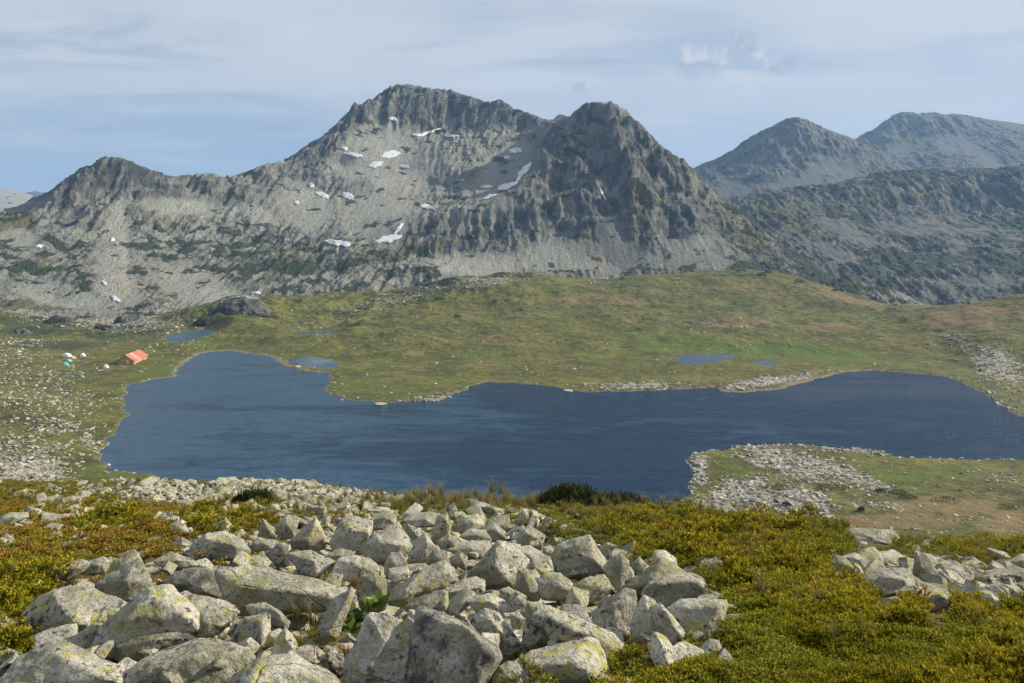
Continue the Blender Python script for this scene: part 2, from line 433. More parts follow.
# ------------------------------------------------------------------ masks painted on the land, in the land's own coordinates
# rock
def mountain_material():
    t = NT('mountain rock')
    pos = t.geo.outputs['Position']
    st = t.mapv((1, .35, .35))
    n1 = t.noise(.02, detail=6, rough=.6)
    n2 = t.noise(.11, st, 6, .65)
    n3 = t.noise(.5, detail=5, rough=.65)
    base = t.mix(t.ramp(n2, .41, .66), (.082, .092, .088), (.315, .32, .275))
    base = t.mix(t.math('MULTIPLY', t.attr('darkrock_shade'), .75), base, t.mix(t.ramp(n2, .44, .68), (.026, .034, .040), (.19, .195, .18)))  # darker rock, and shade of unlit faces painted into its colour
    base = t.mix(t.math('MULTIPLY', t.ramp(n1, .45, .7), .55), base, (.30, .27, .20))
    base = t.mix(t.math('MULTIPLY', t.ramp(n3, .48, .62), .6), base, (.075, .08, .075))
    scree = t.mix(t.ramp(n3, .35, .7), (.24, .25, .22), (.44, .44, .38))
    scree = t.mix(t.math('MULTIPLY', t.ramp(t.noise(.03, t.mapv((1.4, .3, .3)), 5, .6), .5, .68), .5), scree, (.32, .26, .19))
    scree = t.mix(t.math('MULTIPLY', t.attr('darkrock_shade'), .72), scree, (.065, .078, .080))  # scree colour darkened on the painted shaded faces too
    col = t.mix(t.attr('scree'), base, scree)
    g = t.math('ADD', t.attr('grass'), t.math('MULTIPLY', t.math('SUBTRACT', t.noise(.06, detail=7, rough=.7), .5), 3.0))
    grass = t.mix(t.noise(.15, detail=4), (.085, .088, .035), (.14, .125, .055))
    col = t.mix(t.math('MULTIPLY', t.ramp(g, .42, .62), .85), col, grass)
    p = t.math('ADD', t.attr('pine'), t.math('MULTIPLY', t.math('SUBTRACT', t.noise(.036, detail=6, rough=.62), .5), 4.6))
    pine = t.mix(t.noise(.4, detail=3), (.018, .032, .016), (.045, .06, .026))
    pm = t.ramp(p, .5, .62)
    col = t.mix(t.math('MULTIPLY', pm, .95), col, pine)
    h = t.math('ADD', t.math('MULTIPLY', n2, 3.5), t.math('MULTIPLY', n3, 1.6))
    h = t.math('ADD', h, t.math('MULTIPLY', t.noise(1.6, detail=3, rough=.6), .5))
    vb = t.vor(.16, st, 'F1')
    h = t.math('ADD', h, t.math('MULTIPLY', vb, t.math('MULTIPLY', t.math('SUBTRACT', 1, t.attr('scree')), 1.2)))
    h = t.math('ADD', h, t.math('MULTIPLY', pm, 1.3))
    return t.done(col, t.bump(h, 2.3, .95), rough=.95)
MROCK = mountain_material()

def build_mountain(name, label, pts, tx, dy, n, m, back=(), lam=1.0, amp=1.0, scree=(), grass=(), pine=(), rock=(),
                   pine0=0.0, grass0=-.5, drop=-140, scl=.5, darkr_shade=(), shade0=0.0):
    w = np.array([U(*p) for p in pts])
    ex = []
    for p in back:
        q = U(*p)
        for a, b in ((260, 150), (560, 290)):
            a *= lam; b *= lam
            ex.append((q[0] * (1 + a / q[1]), q[1] + a, q[2] - b))
    w = np.concatenate([w, np.array(ex)]) if ex else w
    f = RBF(w[:, :2], w[:, 2], sc=100.0, reg=.0)
    t = np.linspace((tx[0] - CX) / F, (tx[1] - CX) / F, m)[None]
    s = np.linspace(0, 1, n)[:, None]
    Y = dy[0] + (dy[1] - dy[0]) * s + 0 * t
    X = Y * t
    wx = X + fbm(X / 90 / lam, Y / 90 / lam, 3, 71) * 7 * lam; wy = Y + fbm(X / 90 / lam, Y / 90 / lam, 3, 77) * 7 * lam
    B = f(wx, wy)
    st = (Y[1, 0] - Y[0, 0])
    gy = np.gradient(B, axis=0) / st
    gx = np.gradient(B, axis=1) / np.gradient(X, axis=1)
    sl = np.hypot(gx, gy)
    px, py = proj(X, Y, B)
    bn = fbm(X / 60 / lam, Y / 60 / lam, 4, 81)
    sm = np.clip(ell(px, py, scree, nx=bn * .5) * 1.25, 0, 1)
    rm = ell(px, py, rock, nx=bn) * .6
    sc = np.clip(np.maximum(sm, (1 - sstep(.42, .8, sl + bn * .25)) * scl) - rm, 0, 1)
    a = 1 - .9 * np.clip(sm * 1.1 - rm, 0, 1)
    ax = np.abs(gx) / (sl + 1e-6); ay = np.abs(gy) / (sl + 1e-6)
    def aniso(l, k, seed, o=3):
        return ay * ridged(wx / l, wy / (l * k), o, seed) + ax * ridged(wx / (l * k), wy / l, o, seed + 5)
    steep = .35 + .65 * sstep(.3, .9, sl)
    nn = lambda l, k, seed, o=3: aniso(l * lam, k, seed, o)
    D = (aniso(75 * lam, 2.8, 91) * 16 + aniso(28 * lam, 3.6, 97) * 11 - 5.5) * a * steep * lam
    D = D + (nn(13, 5.0, 103, 4) * 5.4 + ridged(X / 11 / lam, Y / 11 / lam, 4, 105, .62) * 3.2 + fbm(X / 4 / lam, Y / 4 / lam, 3, 107) * 1.2) * (.10 + .9 * a) * lam
    Z = B + D * amp
    H_ = 15.0 * lam
    q = (Z + 16 * lam * fbm(X / 70 / lam, Y / 70 / lam, 3, 111)) / H_; fq = q - np.floor(q)
    Z = Z + (sstep(.25, .75, fq) - fq) * H_ * .16 * np.clip(a, 0, 1) * sstep(.25, .6, sl)
    q = (Z + 5 * lam * fbm(X / 20 / lam, Y / 20 / lam, 3, 113)) / (5.5 * lam); fq = q - np.floor(q)
    Z = Z + (sstep(.25, .75, fq) - fq) * 5.5 * lam * .22 * np.clip(a, 0, 1) * sstep(.25, .6, sl)
    edge = np.minimum(sstep(0, .04, s), 1)
    Z = np.where(Z < drop, drop, Z)
    px, py = proj(X, Y, Z)
    gz = np.gradient(Z, axis=0) / st
    # dwarf pine and turf sit on the hollows and gentler ground
    gm = np.maximum(ell(px, py, grass, nx=bn), grass0 + .3 * (1 - sstep(.3, .9, np.abs(gz))))
    pm = np.clip(np.maximum(ell(px, py, pine, nx=bn), pine0 * sstep(-.3, .4, bn)) , 0, 1) * (1 - .7 * sm)
    pm = np.where(pm > 0, pm, pine0 * .3)
    gm = gm * (1 - .8 * sm)
    keep = Z > drop + .5
    dkm = np.maximum(ell(px, py, darkr_shade, nx=bn), shade0)  # mask of dark rock and of shade put into the colour
    o = grid_mesh(name, X, Y, Z, MROCK, {'scree': sc, 'grass': gm, 'pine': pm, 'darkrock_shade': dkm}, keep=keep)
    setp(o, label, 'mountain', kind='structure')
    return X, Y, Z

SKY_A = [(-120,228,900),(-60,222,880),(0,216,900),(23,215,905),(50,198,920),(67,185,930),(83,169,940),(90,171,945),(99,160,955),(112,158,962),(124,159,970),(141,169,980),(164,182,990),(187,192,1010),(205,177,1030),(225,179,1050),(234,184,1060),(252,179,1090),(257,171,1100),(277,165,1130),(294,163,1160),(307,151,1190),(324,138,1230),(341,122,1270),(356,107,1310),(365,103,1330),(391,86,1380),(398,84,1400),(415,87,1410),(449,91,1400),(476,100,1380),(500,102,1360),(524,111,1340),(547,120,1320),(562,123,1280),(567,118,1230),(578,111,1170),(588,105,1140),(598,105,1130),(608,109,1120),(625,118,1110),(648,135,1090),(665,148,1075),(679,160,1060),(697,176,1045),(714,192,1030),(737,209,1000),(754,225,960),(781,249,920),(814,272,870),(848,283,840),(898,294,810),(922,307,790),(1000,335,760)]
FACE_A = [(60,215,880),(100,200,925),(110,207,900),(125,190,945),(150,200,950),(180,203,965),(220,205,1000),(110,240,820),(85,232,860),(60,250,800),(20,250,780),(110,275,720),(60,300,680),(0,300,660),(-80,280,700),(150,300,690),(128,238,860),(140,260,800),(150,285,735),(180,270,780),(220,290,730),(250,298,700),(200,290,715),(0,322,610),(100,324,620),(180,322,640),(250,310,660),(300,307,680),(350,302,700),(400,300,720),(165,235,900),(200,235,910),
 (300,182,1110),(340,166,1170),(365,132,1270),(385,122,1310),(410,120,1330),(440,130,1320),(480,122,1340),(520,132,1290),(385,150,1220),(350,156,1180),(320,195,1080),(348,196,1060),(400,170,1170),(425,155,1200),(450,150,1200),(455,165,1130),(465,185,1090),(430,185,1100),(528,165,1170),(508,186,1080),(490,197,1030),(440,206,1020),(427,207,1005),(380,210,1000),(370,180,1090),(338,243,895),(388,238,895),(300,225,960),(270,212,1000),(260,250,880),(220,245,880),(300,258,840),(350,262,830),(400,262,840),(430,268,800),(385,250,860),(300,285,745),(350,285,745),(400,285,760),(250,285,745),(240,220,970),
 (541,151,1050),(530,181,1000),(505,195,975),(480,205,960),(455,211,950),(430,214,945),(408,218,945),(398,228,915),(410,262,840),(440,262,840),(480,258,850),(510,250,860),(540,250,865),(460,238,905),(500,225,925),(530,215,940),
 (570,135,1100),(576,160,1035),(585,190,965),(590,220,905),(584,248,862),(590,130,1135),(596,154,1105),(602,188,1045),(610,226,955),(606,262,845),(615,128,1070),(626,152,1025),(636,182,965),(644,212,912),(650,238,872),(640,148,1085),(652,180,1030),(664,212,970),(668,242,895),(662,165,1030),(684,202,945),(700,228,880),(712,252,838),(700,200,1005),(722,232,935),(556,170,1080),(556,200,1015),(560,235,920),(745,245,880),(780,268,845),
 (620,272,820),(680,270,805),(740,268,800),(560,270,820),(790,284,785),(850,303,745),(450,352,650),(560,352,650),(700,353,650),(850,353,650),(1000,345,650),(0,350,560),(150,350,560),(300,345,590),(400,335,640),(-150,350,560)]
SCREE_A = [(385,165,55,38,20,1),(375,212,46,40,10,1.1),(505,172,26,46,35,1),(310,205,34,22,35,1),(120,262,12,50,5,1),(200,290,60,22,22,1),(612,255,26,26,0,1),(560,262,60,12,0,1),(480,262,70,12,0,1),(700,255,50,16,20,.9),(440,165,30,20,0,.5),(110,245,14,50,15),(200,285,45,20,25),(60,295,60,14,10),(180,207,40,9,5),(385,150,30,22,0),(375,205,42,45,10),(352,160,28,22,30),(300,215,30,18,40),(520,160,16,28,30),(500,190,30,12,-20),(609,245,16,34,0),(600,175,6,40,-15),(480,265,60,14,0),(560,255,40,20,0),(690,262,60,10,0),(115,285,30,20,30),(20,240,22,14,0),(260,215,25,10,25),(700,243,26,14,20),(640,260,30,14,0)]
ROCK_A = [(110,178,60,20),(440,105,110,18,5),(330,140,50,16,-45),(600,170,50,60),(460,235,70,18,0),(660,200,50,40,40),(300,270,100,25),(280,245,60,20)]
PINE_A = [(870,288,60,14,15,.8),(200,268,280,45,0,.5),(620,262,150,16,0,.45),(780,262,90,30,30,.5),(450,250,80,16,0,.4),(385,256,22,7,10),(430,262,22,9,25),(350,262,20,6),(330,252,12,4,-10),(290,270,14,5),(565,263,16,11),(590,258,8,5),(668,258,16,8,-20),(705,262,20,7),(735,208,14,6,35),(760,228,24,8,40),(800,262,40,9,40),(60,245,18,7,30),(30,285,22,9),(80,275,18,10,30),(75,290,30,6),(130,225,14,5),(165,262,10,6),(100,262,10,14),(150,245,12,6),(185,252,18,6,25),(230,232,16,6),(260,240,14,4),(650,262,14,6),(740,260,24,8,20),(860,290,50,10,25),(125,268,8,14,-20),(200,300,30,6),(240,245,12,5),(440,275,16,4)]
GRASS_A = [(150,275,220,42,0,.42),(20,225,30,12),(640,188,16,6,30),(120,270,6,6),(30,305,60,8),(660,265,30,6),(400,250,60,16),(290,255,50,14,0,.6),(740,230,60,20,40,.7),(600,240,14,10),(640,200,40,30,30,.45),(110,210,30,10,0,.5),(480,170,40,30,0,.5)]
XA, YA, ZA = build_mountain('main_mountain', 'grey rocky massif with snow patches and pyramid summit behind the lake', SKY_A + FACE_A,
    (-130, 1010), (555, 1720), 620, 1350, back=SKY_A[::2], scree=SCREE_A, pine=PINE_A, grass=GRASS_A, rock=ROCK_A, pine0=.28, grass0=.02, darkr_shade=[(625,185,110,100,20,1),(450,108,120,18,5,1),(318,142,60,13,-47,.9),(460,235,80,18,0,.8),(125,176,56,24,0,1.1),(520,200,40,30,0,.6),(800,272,130,34,20,1),(235,185,60,9,0,.5),(300,262,70,12,0,.4),(60,262,60,30,0,.35)])  # pyramid, headwall and cliffs: dark rock plus painted shade

SKY_C = [(640,212,1330),(680,208,1340),(744,205,1350),(791,200,1380),(814,200,1400),(831,195,1420),(848,188,1440),(868,182,1460),(895,180,1480),(915,182,1490),(935,179,1500),(969,180,1500),(982,177,1490),(1024,173,1480),(1100,166,1470),(1200,160,1450)]
FACE_C = [(870,205,1400),(920,208,1410),(970,208,1420),(1024,205,1400),(1100,200,1390),(760,225,1250),(800,240,1180),(850,258,1100),(900,250,1180),(940,255,1130),(960,245,1200),(1000,255,1130),(1024,245,1190),(1100,245,1180),(1200,245,1160),(800,278,1000),(850,297,950),(900,303,950),(960,303,950),(1024,303,950),(1100,303,930),(860,330,860),(920,330,860),(1000,330,860),(800,345,820),(900,345,820),(1024,345,820),(1200,345,800),(690,240,1200),(700,270,1000),
  (838,195,1760),(871,175,1750),(900,173,1780),(922,170,1800),(949,170,1800),(985,172,1800),(1024,166,1800),(1100,160,1800),(1200,155,1800),(860,190,1600),(920,188,1620),(980,185,1620),(1050,180,1620),(1200,170,1620)]
build_mountain('cliff_ridge', 'dark cliff topped ridge across the valley at the right', SKY_C + FACE_C, (640, 1180), (800, 2150), 420, 700,
    back=[(871,175,1750),(949,170,1800),(1024,166,1800),(1100,160,1800)], scree=[(930,228,90,8,0,.6),(850,232,40,8,25,.7),(830,252,40,7,25,.6),(980,282,50,7,0,.5),(960,250,14,20,20,.5),(1010,240,12,20,-10,.5)],
    rock=[(930,190,110,14)], pine=[(835,212,14,8),(860,215,12,10),(880,230,40,7,20),(950,255,60,14,-10),(1000,262,40,16),(900,265,40,12,20),(960,225,20,5),(870,270,30,12,30),(1010,225,20,8),(900,175,80,6),(990,172,60,5)],
    grass=[(780,215,40,14,15),(800,232,40,8,20),(900,195,60,6)], pine0=.5, grass0=.05, shade0=1.0, scl=.2, amp=.95, lam=1.5)  # whole ridge coloured dark to carry the shade on its front

SKY_D = [(640,195,2350),(698,168,2350),(724,155,2340),(747,141,2330),(767,130,2310),(787,119,2300),(796,119,2300),(808,121,2300),(818,130,2310),(828,136,2320),(845,138,2330),(855,143,2330),(868,155,2330),(890,168,2320),(930,190,2300)]
build_mountain('pointed_mountain', 'blue grey pointed mountain to the right of the massif', SKY_D + [(700,206,1900),(760,206,1880),(820,206,1850),(870,196,1880),(930,200,1900),(640,215,1950),(790,145,2180),(775,172,2020),(800,160,2100),(812,180,1990),(840,168,2080),(850,185,1960),(745,175,2080),(725,185,2040),(760,165,2130),(735,160,2220),(700,240,1600),(850,240,1600)],
    (640, 940), (1600, 2950), 300, 420, back=SKY_D[1::2], lam=2.1, amp=.72, scree=[(735,190,24,10),(840,172,24,18,20),(815,178,10,16),(790,185,40,8)], rock=[(790,140,40,20)], pine=[(830,195,16,5),(820,150,16,4,35)], grass=[(770,190,60,8)], pine0=.3, grass0=.15, shade0=1.0, scl=.3)  # shade of the backlit front painted in as dark rock colour
SKY_E = [(800,165,2950),(840,150,2980),(853,142,3000),(866,136,3000),(882,126,3000),(895,116,3000),(903,114,3000),(915,115,3000),(929,114,3010),(942,116,3010),(962,116,3010),(982,120,3000),(1002,126,2990),(1024,131,2980),(1100,140,2950),(1200,150,2950)]
build_mountain('far_mountain', 'far blue mountain with twin tops at the right edge', SKY_E + [(870,178,2500),(900,150,2750),(920,138,2850),(940,150,2700),(960,152,2640),(935,165,2560),(1000,168,2500),(985,150,2680),(1010,150,2680),(965,140,2800),(1060,165,2550),(1150,170,2500),(840,185,2450),(1100,210,2000),(950,210,2050),(860,215,2000)],
    (800, 1160), (2000, 3700), 300, 460, back=SKY_E[1::2], lam=2.6, amp=.62, scree=[(980,155,30,8,35),(950,145,14,10,30),(900,150,14,8)], pine=[(1010,158,20,5),(930,160,20,5)], grass=[(905,140,20,10),(880,150,20,8)], pine0=.3, grass0=.15, shade0=1.0, scl=.3)  # backlit front's shade put into the base colour here as well
SKY_F = [(940,122,3900),(970,119,3900),(985,119,3900),(1002,122,3900),(1024,126,3900),(1060,132,3900),(1150,142,3900)]
build_mountain('rounded_mountain', 'smooth green rounded mountain behind the far twin tops', SKY_F + [(940,180,3300),(1024,180,3300),(1150,180,3300)], (930, 1160), (3300, 4700), 90, 200, back=SKY_F[::2], lam=2.5, amp=.25, grass=[(1000,130,90,30)], grass0=.7, scl=0)
SKY_G = [(-120,186,3500),(-40,187,3500),(0,190,3500),(18,192,3500),(34,196,3500),(60,204,3450),(110,212,3400)]
build_mountain('pale_hill', 'pale bare hill on the far left horizon', SKY_G + [(-120,235,2700),(0,235,2700),(100,235,2700)], (-120, 130), (2700, 4300), 120, 260, back=SKY_G[::2], lam=2.0, amp=.35, scree=[(0,210,200,40)], grass0=-.3, scl=1)
SKY_H = [(-40,204,6200),(14,199,6200),(26,194,6200),(36,191.5,6200),(46,194,6200),(80,200,6200),(120,206,6200)]
build_mountain('blue_peak', 'tiny dark blue peak above the pale hill', SKY_H + [(-40,235,5300),(120,235,5300)], (-60, 160), (5300, 7200), 80, 200, back=SKY_H[1::2], lam=3.0, amp=.3, pine=[(30,200,100,40)], pine0=.7)
SKY_I = [(535,135,2300),(546,126,2300),(553,118,2300),(560,114,2300),(566,117,2300),(575,128,2300),(590,140,2300)]
build_mountain('distant_peak', 'small blue distant peak in the notch of the massif', SKY_I + [(535,200,2000),(590,200,2000)], (530, 600), (2000, 2900), 90, 120, back=SKY_I[1::2], lam=1.6, amp=.4, pine0=.3)

# ------------------------------------------------------------------ the ground sheet, out to the horizon
az = np.concatenate([np.linspace(-180, -50, 40, endpoint=False), np.linspace(-50, -35, 60, endpoint=False),
                     np.linspace(-35, 35, 1150, endpoint=False), np.linspace(35, 50, 60, endpoint=False), np.linspace(50, 180, 40, endpoint=False)])
azr = np.radians(az)[None]
rr = np.concatenate([np.exp(np.linspace(math.log(.4), math.log(70), 420, endpoint=False)), np.linspace(70, 175, 60, endpoint=False),
                     np.linspace(175, 330, 200, endpoint=False), np.linspace(330, 820, 420, endpoint=False), np.exp(np.linspace(math.log(820), math.log(9000), 60))])[:, None]
GX = rr * np.sin(azr); GY = rr * np.cos(azr)
GZ = ground_d(GX, GY)
px, py = proj(GX, np.maximum(GY, .5), GZ)
bn = fbm(GX / 25, GY / 25, 4, 131); bn2 = fbm(GX / 8, GY / 8, 4, 137)
fg = (GY < 100) & (GY > 0)
midm = (GY >= 100)
ST_MID = [(40,400,80,40,10,.42),(30,452,60,22,0,.62),(15,350,40,14,0,.5),(985,400,60,20,20,.5),(560,275,60,4,0,.5),(30,470,45,16,0,1),(90,440,10,16,-30,.8),(60,428,40,8,0,.6),(10,440,14,8,0,.6),(20,370,30,9,10,.5),(740,445,60,6,0,.9),(900,452,120,5,3,1),(800,465,70,16,12,1),
  (740,500,50,26,-10,1),(800,505,40,26,20,.9),(860,480,40,9,20,.9),(700,470,10,22,0,.9),(720,520,60,14,0,1),(640,386,70,5,0,.8),(760,382,50,6,-8,1),(800,378,24,4,-10,.9),(1000,365,40,22,30,.9),(970,345,40,10,20,.6),(450,397,60,5,-6,.7),
  (250,490,180,6,0,1),(480,282,60,8,-6,.7),(400,298,40,7,-10,.6),(340,310,60,8,0,.5),(100,318,110,14,5,.8),(20,345,40,10,0,.5),(240,298,22,8,0,.6),(180,345,40,6,0,.5),(50,375,50,12,0,.5),(600,282,30,6,0,.5),(880,505,40,6,5,.5),(540,270,30,4,0,.6),(300,326,40,5,0,.5),(1000,478,30,6,0,.5),(720,325,60,9,0,.4),(240,300,26,9,0,.9),(860,540,60,4,0,.2)]
BR_MID = [(600,300,120,9,0,.6),(450,318,90,9,0,.5),(900,345,70,9,0,.5),(560,360,70,8,0,.45),(20,420,60,20,0,.5),(700,345,60,5,0,.3),(735,322,40,7,0,1),(828,327,30,6,0,1),(960,320,70,14,5,.8),(990,310,60,8,0,.9),(950,505,90,14,0,.9),(900,520,70,12,0,.9),(417,353,14,4,0,.9),(760,290,100,8,5,.6),(850,298,50,8,15,.8),(520,340,90,10,0,.6),(60,360,50,4,0,.6),(640,318,60,6,0,.5),(1010,520,40,14,0,.9),(560,300,80,8,0,.3),(60,400,50,20,0,.35),(740,480,60,6,20,.4)]
GR_MID = [(800,352,110,10,3,1),(690,345,70,8,0,.8),(500,350,80,10,0,.4),(660,335,60,5,0,.8),(380,385,70,12,0,.5),(170,372,60,8,0,.9),(120,472,60,8,0,.9),(700,458,20,8,0,.8),(880,475,70,8,0,.9),(960,470,60,8,0,.7),(930,490,70,6,0,.6),(200,345,40,6,0,.8),(600,352,60,10,0,.5),(740,470,30,8,0,.5),(60,385,40,8,0,.4),(760,345,80,6,0,.8),(130,330,60,4,0,.5)]
DK_MID = [(30,420,60,20,10,.45),(70,372,40,8,10,.5),(30,380,40,8,0,.45),(660,320,160,5,2,.45),(880,345,80,5,5,.4),(450,330,90,5,0,.4),(240,301,30,9,0,1.2),(60,322,70,8,0,.9),(130,326,50,8,0,.8),(420,288,50,6,-15,.8),(500,275,40,4,0,.8),(10,320,40,8,0,.7),(60,345,60,6,0,.8),(30,330,60,8,0,.8),(110,335,40,7,0,.7),(240,302,22,6,0,.5),(740,275,40,2,0,.7),(430,292,40,4,0,.7),(520,276,30,3,0,.6),(860,297,20,3,15,.8),(790,500,20,3,0,.9),(830,475,24,3,0,.9),(180,355,20,4,0,.4),(650,305,120,2,0,.4)]
stone = np.where(midm, ell(px, py, ST_MID, nx=bn2), 0); brown = np.where(midm, ell(px, py, BR_MID, nx=bn), 0)
green = np.where(midm, ell(px, py, GR_MID, nx=bn), 0); dark = np.where(midm, ell(px, py, DK_MID, nx=bn2), 0)
sdl = np.full(GX.shape, 99.0); nr = midm & (GY < 600) & (np.abs(GX) < 400)
sdl[nr] = sdist(LAKE, WOBX(GX[nr], GY[nr]), WOBY(GX[nr], GY[nr]))
shore = 1 - sstep(0, 1.0 + 1.2 * bn2, sdl)
# near ground: talus gravel, rusty bilberry turf, yellow grass
ST_FG = [(240,500,170,9,0,1),(60,560,1,1,0,0),(450,570,190,60,10,.75),(250,590,160,60,0,.6),(380,640,260,60,0,.8),(300,520,60,10,0,.4),(900,600,110,24,0,.6)]
RU_FG = [(120,525,200,30,0,1),(60,500,90,12,0,.7),(320,625,30,16,0,.8),(740,560,40,14,0,.6),(700,545,60,18,0,.35)]
stone = np.where(fg, ell(px, py, ST_FG, nx=bn2 * .6), stone); brown = np.where(fg, ell(px, py, RU_FG, nx=bn2 * .5), brown)

def ground_material():
    t = NT('mountain meadow')
    n1 = t.noise(.03, detail=5); n2 = t.noise(.25, detail=6, rough=.65); n3 = t.noise(1.1, detail=5, rough=.65)
    g0 = t.mix(t.ramp(t.math('ADD', t.math('MULTIPLY', n2, .5), t.math('MULTIPLY', t.noise(.045, detail=8, rough=.7), .5)), .39, .65), (.050, .060, .012), (.160, .152, .036))
    gg = t.mix(n2, (.052, .082, .010), (.115, .145, .024))
    col = t.mix(t.ramp(t.math('ADD', t.attr('green'), t.math('MULTIPLY', t.math('SUBTRACT', n1, .5), 1.2)), .3, .75), g0, gg)
    bb = t.mix(n2, (.14, .095, .038), (.23, .165, .085))
    col = t.mix(t.math('MULTIPLY', t.ramp(t.math('ADD', t.attr('brown'), t.math('MULTIPLY', t.math('SUBTRACT', n2, .5), 1.3)), .35, .85), .8), col, bb)
    dk = t.mix(n3, (.022, .032, .012), (.05, .06, .022))
    dm = t.math('ADD', t.attr('dark'), t.math('MULTIPLY', t.math('SUBTRACT', t.noise(.16, detail=5, rough=.7), .5), 1.9))
    col = t.mix(t.math('MULTIPLY', t.ramp(dm, .42, .6), .85), col, dk)
    col = t.mix(t.ramp(n3, .5, .75), col, t.mix(.5, col, (.05, .05, .02)))
    rk = t.mix(t.noise(1.5, detail=4), (.20, .19, .165), (.46, .44, .38))
    sm = t.math('ADD', t.attr('stone'), t.math('MULTIPLY', t.math('SUBTRACT', t.noise(.35, detail=6, rough=.75), .5), 2.3))
    sm = t.ramp(sm, .62, .8)
    col = t.mix(t.math('MULTIPLY', sm, .9), col, rk)
    sh = t.attr('shore')
    col = t.mix(t.math('MULTIPLY', sh, t.ramp(n3, .35, .6)), col, (.20, .17, .125))
    h = t.math('ADD', t.math('MULTIPLY', n3, .6), t.math('MULTIPLY', n2, 1.2))
    h = t.math('ADD', h, t.math('MULTIPLY', sm, t.math('MULTIPLY', t.vor(.9), .8)))
    h = t.math('ADD', h, t.math('MULTIPLY', t.noise(.06, detail=4), 1.5))
    # close by: dark soil and litter under the plants
    soil = t.mix(t.noise(6, detail=6, rough=.7), (.035, .024, .010), (.11, .075, .03))
    soil = t.mix(t.math('MULTIPLY', t.attr('green'), 0), soil, soil)
    col = t.mix(t.attr('near'), col, t.mix(t.ramp(t.noise(1.3, detail=4), .4, .65), soil, (.085, .075, .020)))
    hb = t.math('MULTIPLY', t.noise(9, detail=5, rough=.7), .05)
    h = t.mix(t.attr('near'), h, hb)
    return t.done(col, t.bump(h, 1.0, .8), rough=.95)
GROUND_MAT = ground_material()
near = (1 - sstep(60, 110, GY)) * (GY > -1e9)
ground = grid_mesh('ground', GX, GY, GZ, GROUND_MAT, {'stone': stone, 'brown': brown, 'green': green, 'dark': dark, 'shore': shore, 'near': near}, wrap=True)
setp(ground, 'grassy alpine ground with rubble around the lake', kind='structure')

# ------------------------------------------------------------------ water
def water_material(name, deep, shallow=.0, amp=1.0):
    t = NT(name)
    b = t.bsdf
    st = t.noise(.012, t.mapv((1, 2.6, 1), rot=(0, 0, R(-18))), 5, .6, dist=.5)
    wv = t.noise(.75, t.mapv((1, 1.7, 1), rot=(0, 0, R(-35))), 3, .6)
    wv2 = t.noise(.22, t.mapv((1, 2.2, 1), rot=(0, 0, R(-25))), 2, .5)
    k = t.ramp(st, .35, .65, .5, 1.3)
    h = t.math('MULTIPLY', t.math('ADD', t.math('MULTIPLY', wv, .5), wv2), k)
    wb = t.math('ADD', st, t.math('MULTIPLY', t.math('SUBTRACT', t.noise(.05, t.mapv((1, 3.2, 1), rot=(0, 0, R(12))), 5, .65, dist=1.0), .5), .5))
    sx = t.n.new('ShaderNodeSeparateXYZ'); t.l.new(t.geo.outputs['Position'], sx.inputs[0])
    wb = t.math('SUBTRACT', wb, t.math('MULTIPLY', sx.outputs[0], .0011))
    col = t.mix(t.ramp(wb, .44, .68), deep, (.030, .078, .140))
    b.inputs['Specular IOR Level'].default_value = .26; b.inputs['IOR'].default_value = 1.33
    return t.done(col, t.bump(h, 1.0 * amp, 1.0), rough=t.ramp(st, .3, .7, .12, .26))
WATER = water_material('lake water', (.003, .022, .060))
POND = water_material('pond water', (.05, .08, .12), amp=.25)
PALE = water_material('shallow lagoon water', (.17, .20, .22), amp=.2)
def water(name, label, P, z, mat, pad):
    x0, y0 = P.min(0) - pad; x1, y1 = P.max(0) + pad
    n = 90
    X, Y = np.meshgrid(np.linspace(x0, x1, n), np.linspace(y0, y1, n))
    o = grid_mesh(name, X, Y, np.full_like(X, z), mat, keep=(sdist(P, X, Y) < pad * .8))
    setp(o, label, kind='structure')
water('lake', 'dark blue wind rippled mountain lake', LAKE, -70.0, WATER, 4)
for (n, z, P), lb in zip(PONDS, ('small tarn beyond the hut', 'thin pool in the meadow behind the lake', 'shallow pale lagoon cut off by a grassy strip', 'blue pond in the marshy meadow', 'little puddle right of the blue pond')):
    water(n, lb, P, z - .01 * (n == 'lagoon'), WATER if n == 'tarn' else (PALE if n == 'lagoon' else POND), 2.0)

# ------------------------------------------------------------------ haze
HZ = NT('thin mountain haze')
HZ.n.remove(HZ.bsdf)
pv = HZ.n.new('ShaderNodeVolumePrincipled'); pv.inputs['Color'].default_value = (.30, .56, 1, 1); pv.inputs['Density'].default_value = .000125
pv.inputs['Anisotropy'].default_value = .1
HZ.l.new(pv.outputs[0], HZ.out.inputs['Volume'])
def haze_box():
    x, y0, y1, z0, z1 = 9500, -9500, 9500, -145, 700
    v = [(-x, y0, z0), (x, y0, z0), (x, y1, z0), (-x, y1, z0), (-x, y0, z1), (x, y0, z1), (x, y1, z1), (-x, y1, z1)]
    f = [(0, 3, 2, 1), (4, 5, 6, 7), (0, 1, 5, 4), (1, 2, 6, 5), (2, 3, 7, 6), (3, 0, 4, 7)]
    return setp(mesh_obj('haze', v, f, HZ.m), 'thin blue haze over the whole valley', 'haze', kind='stuff')
haze_box()
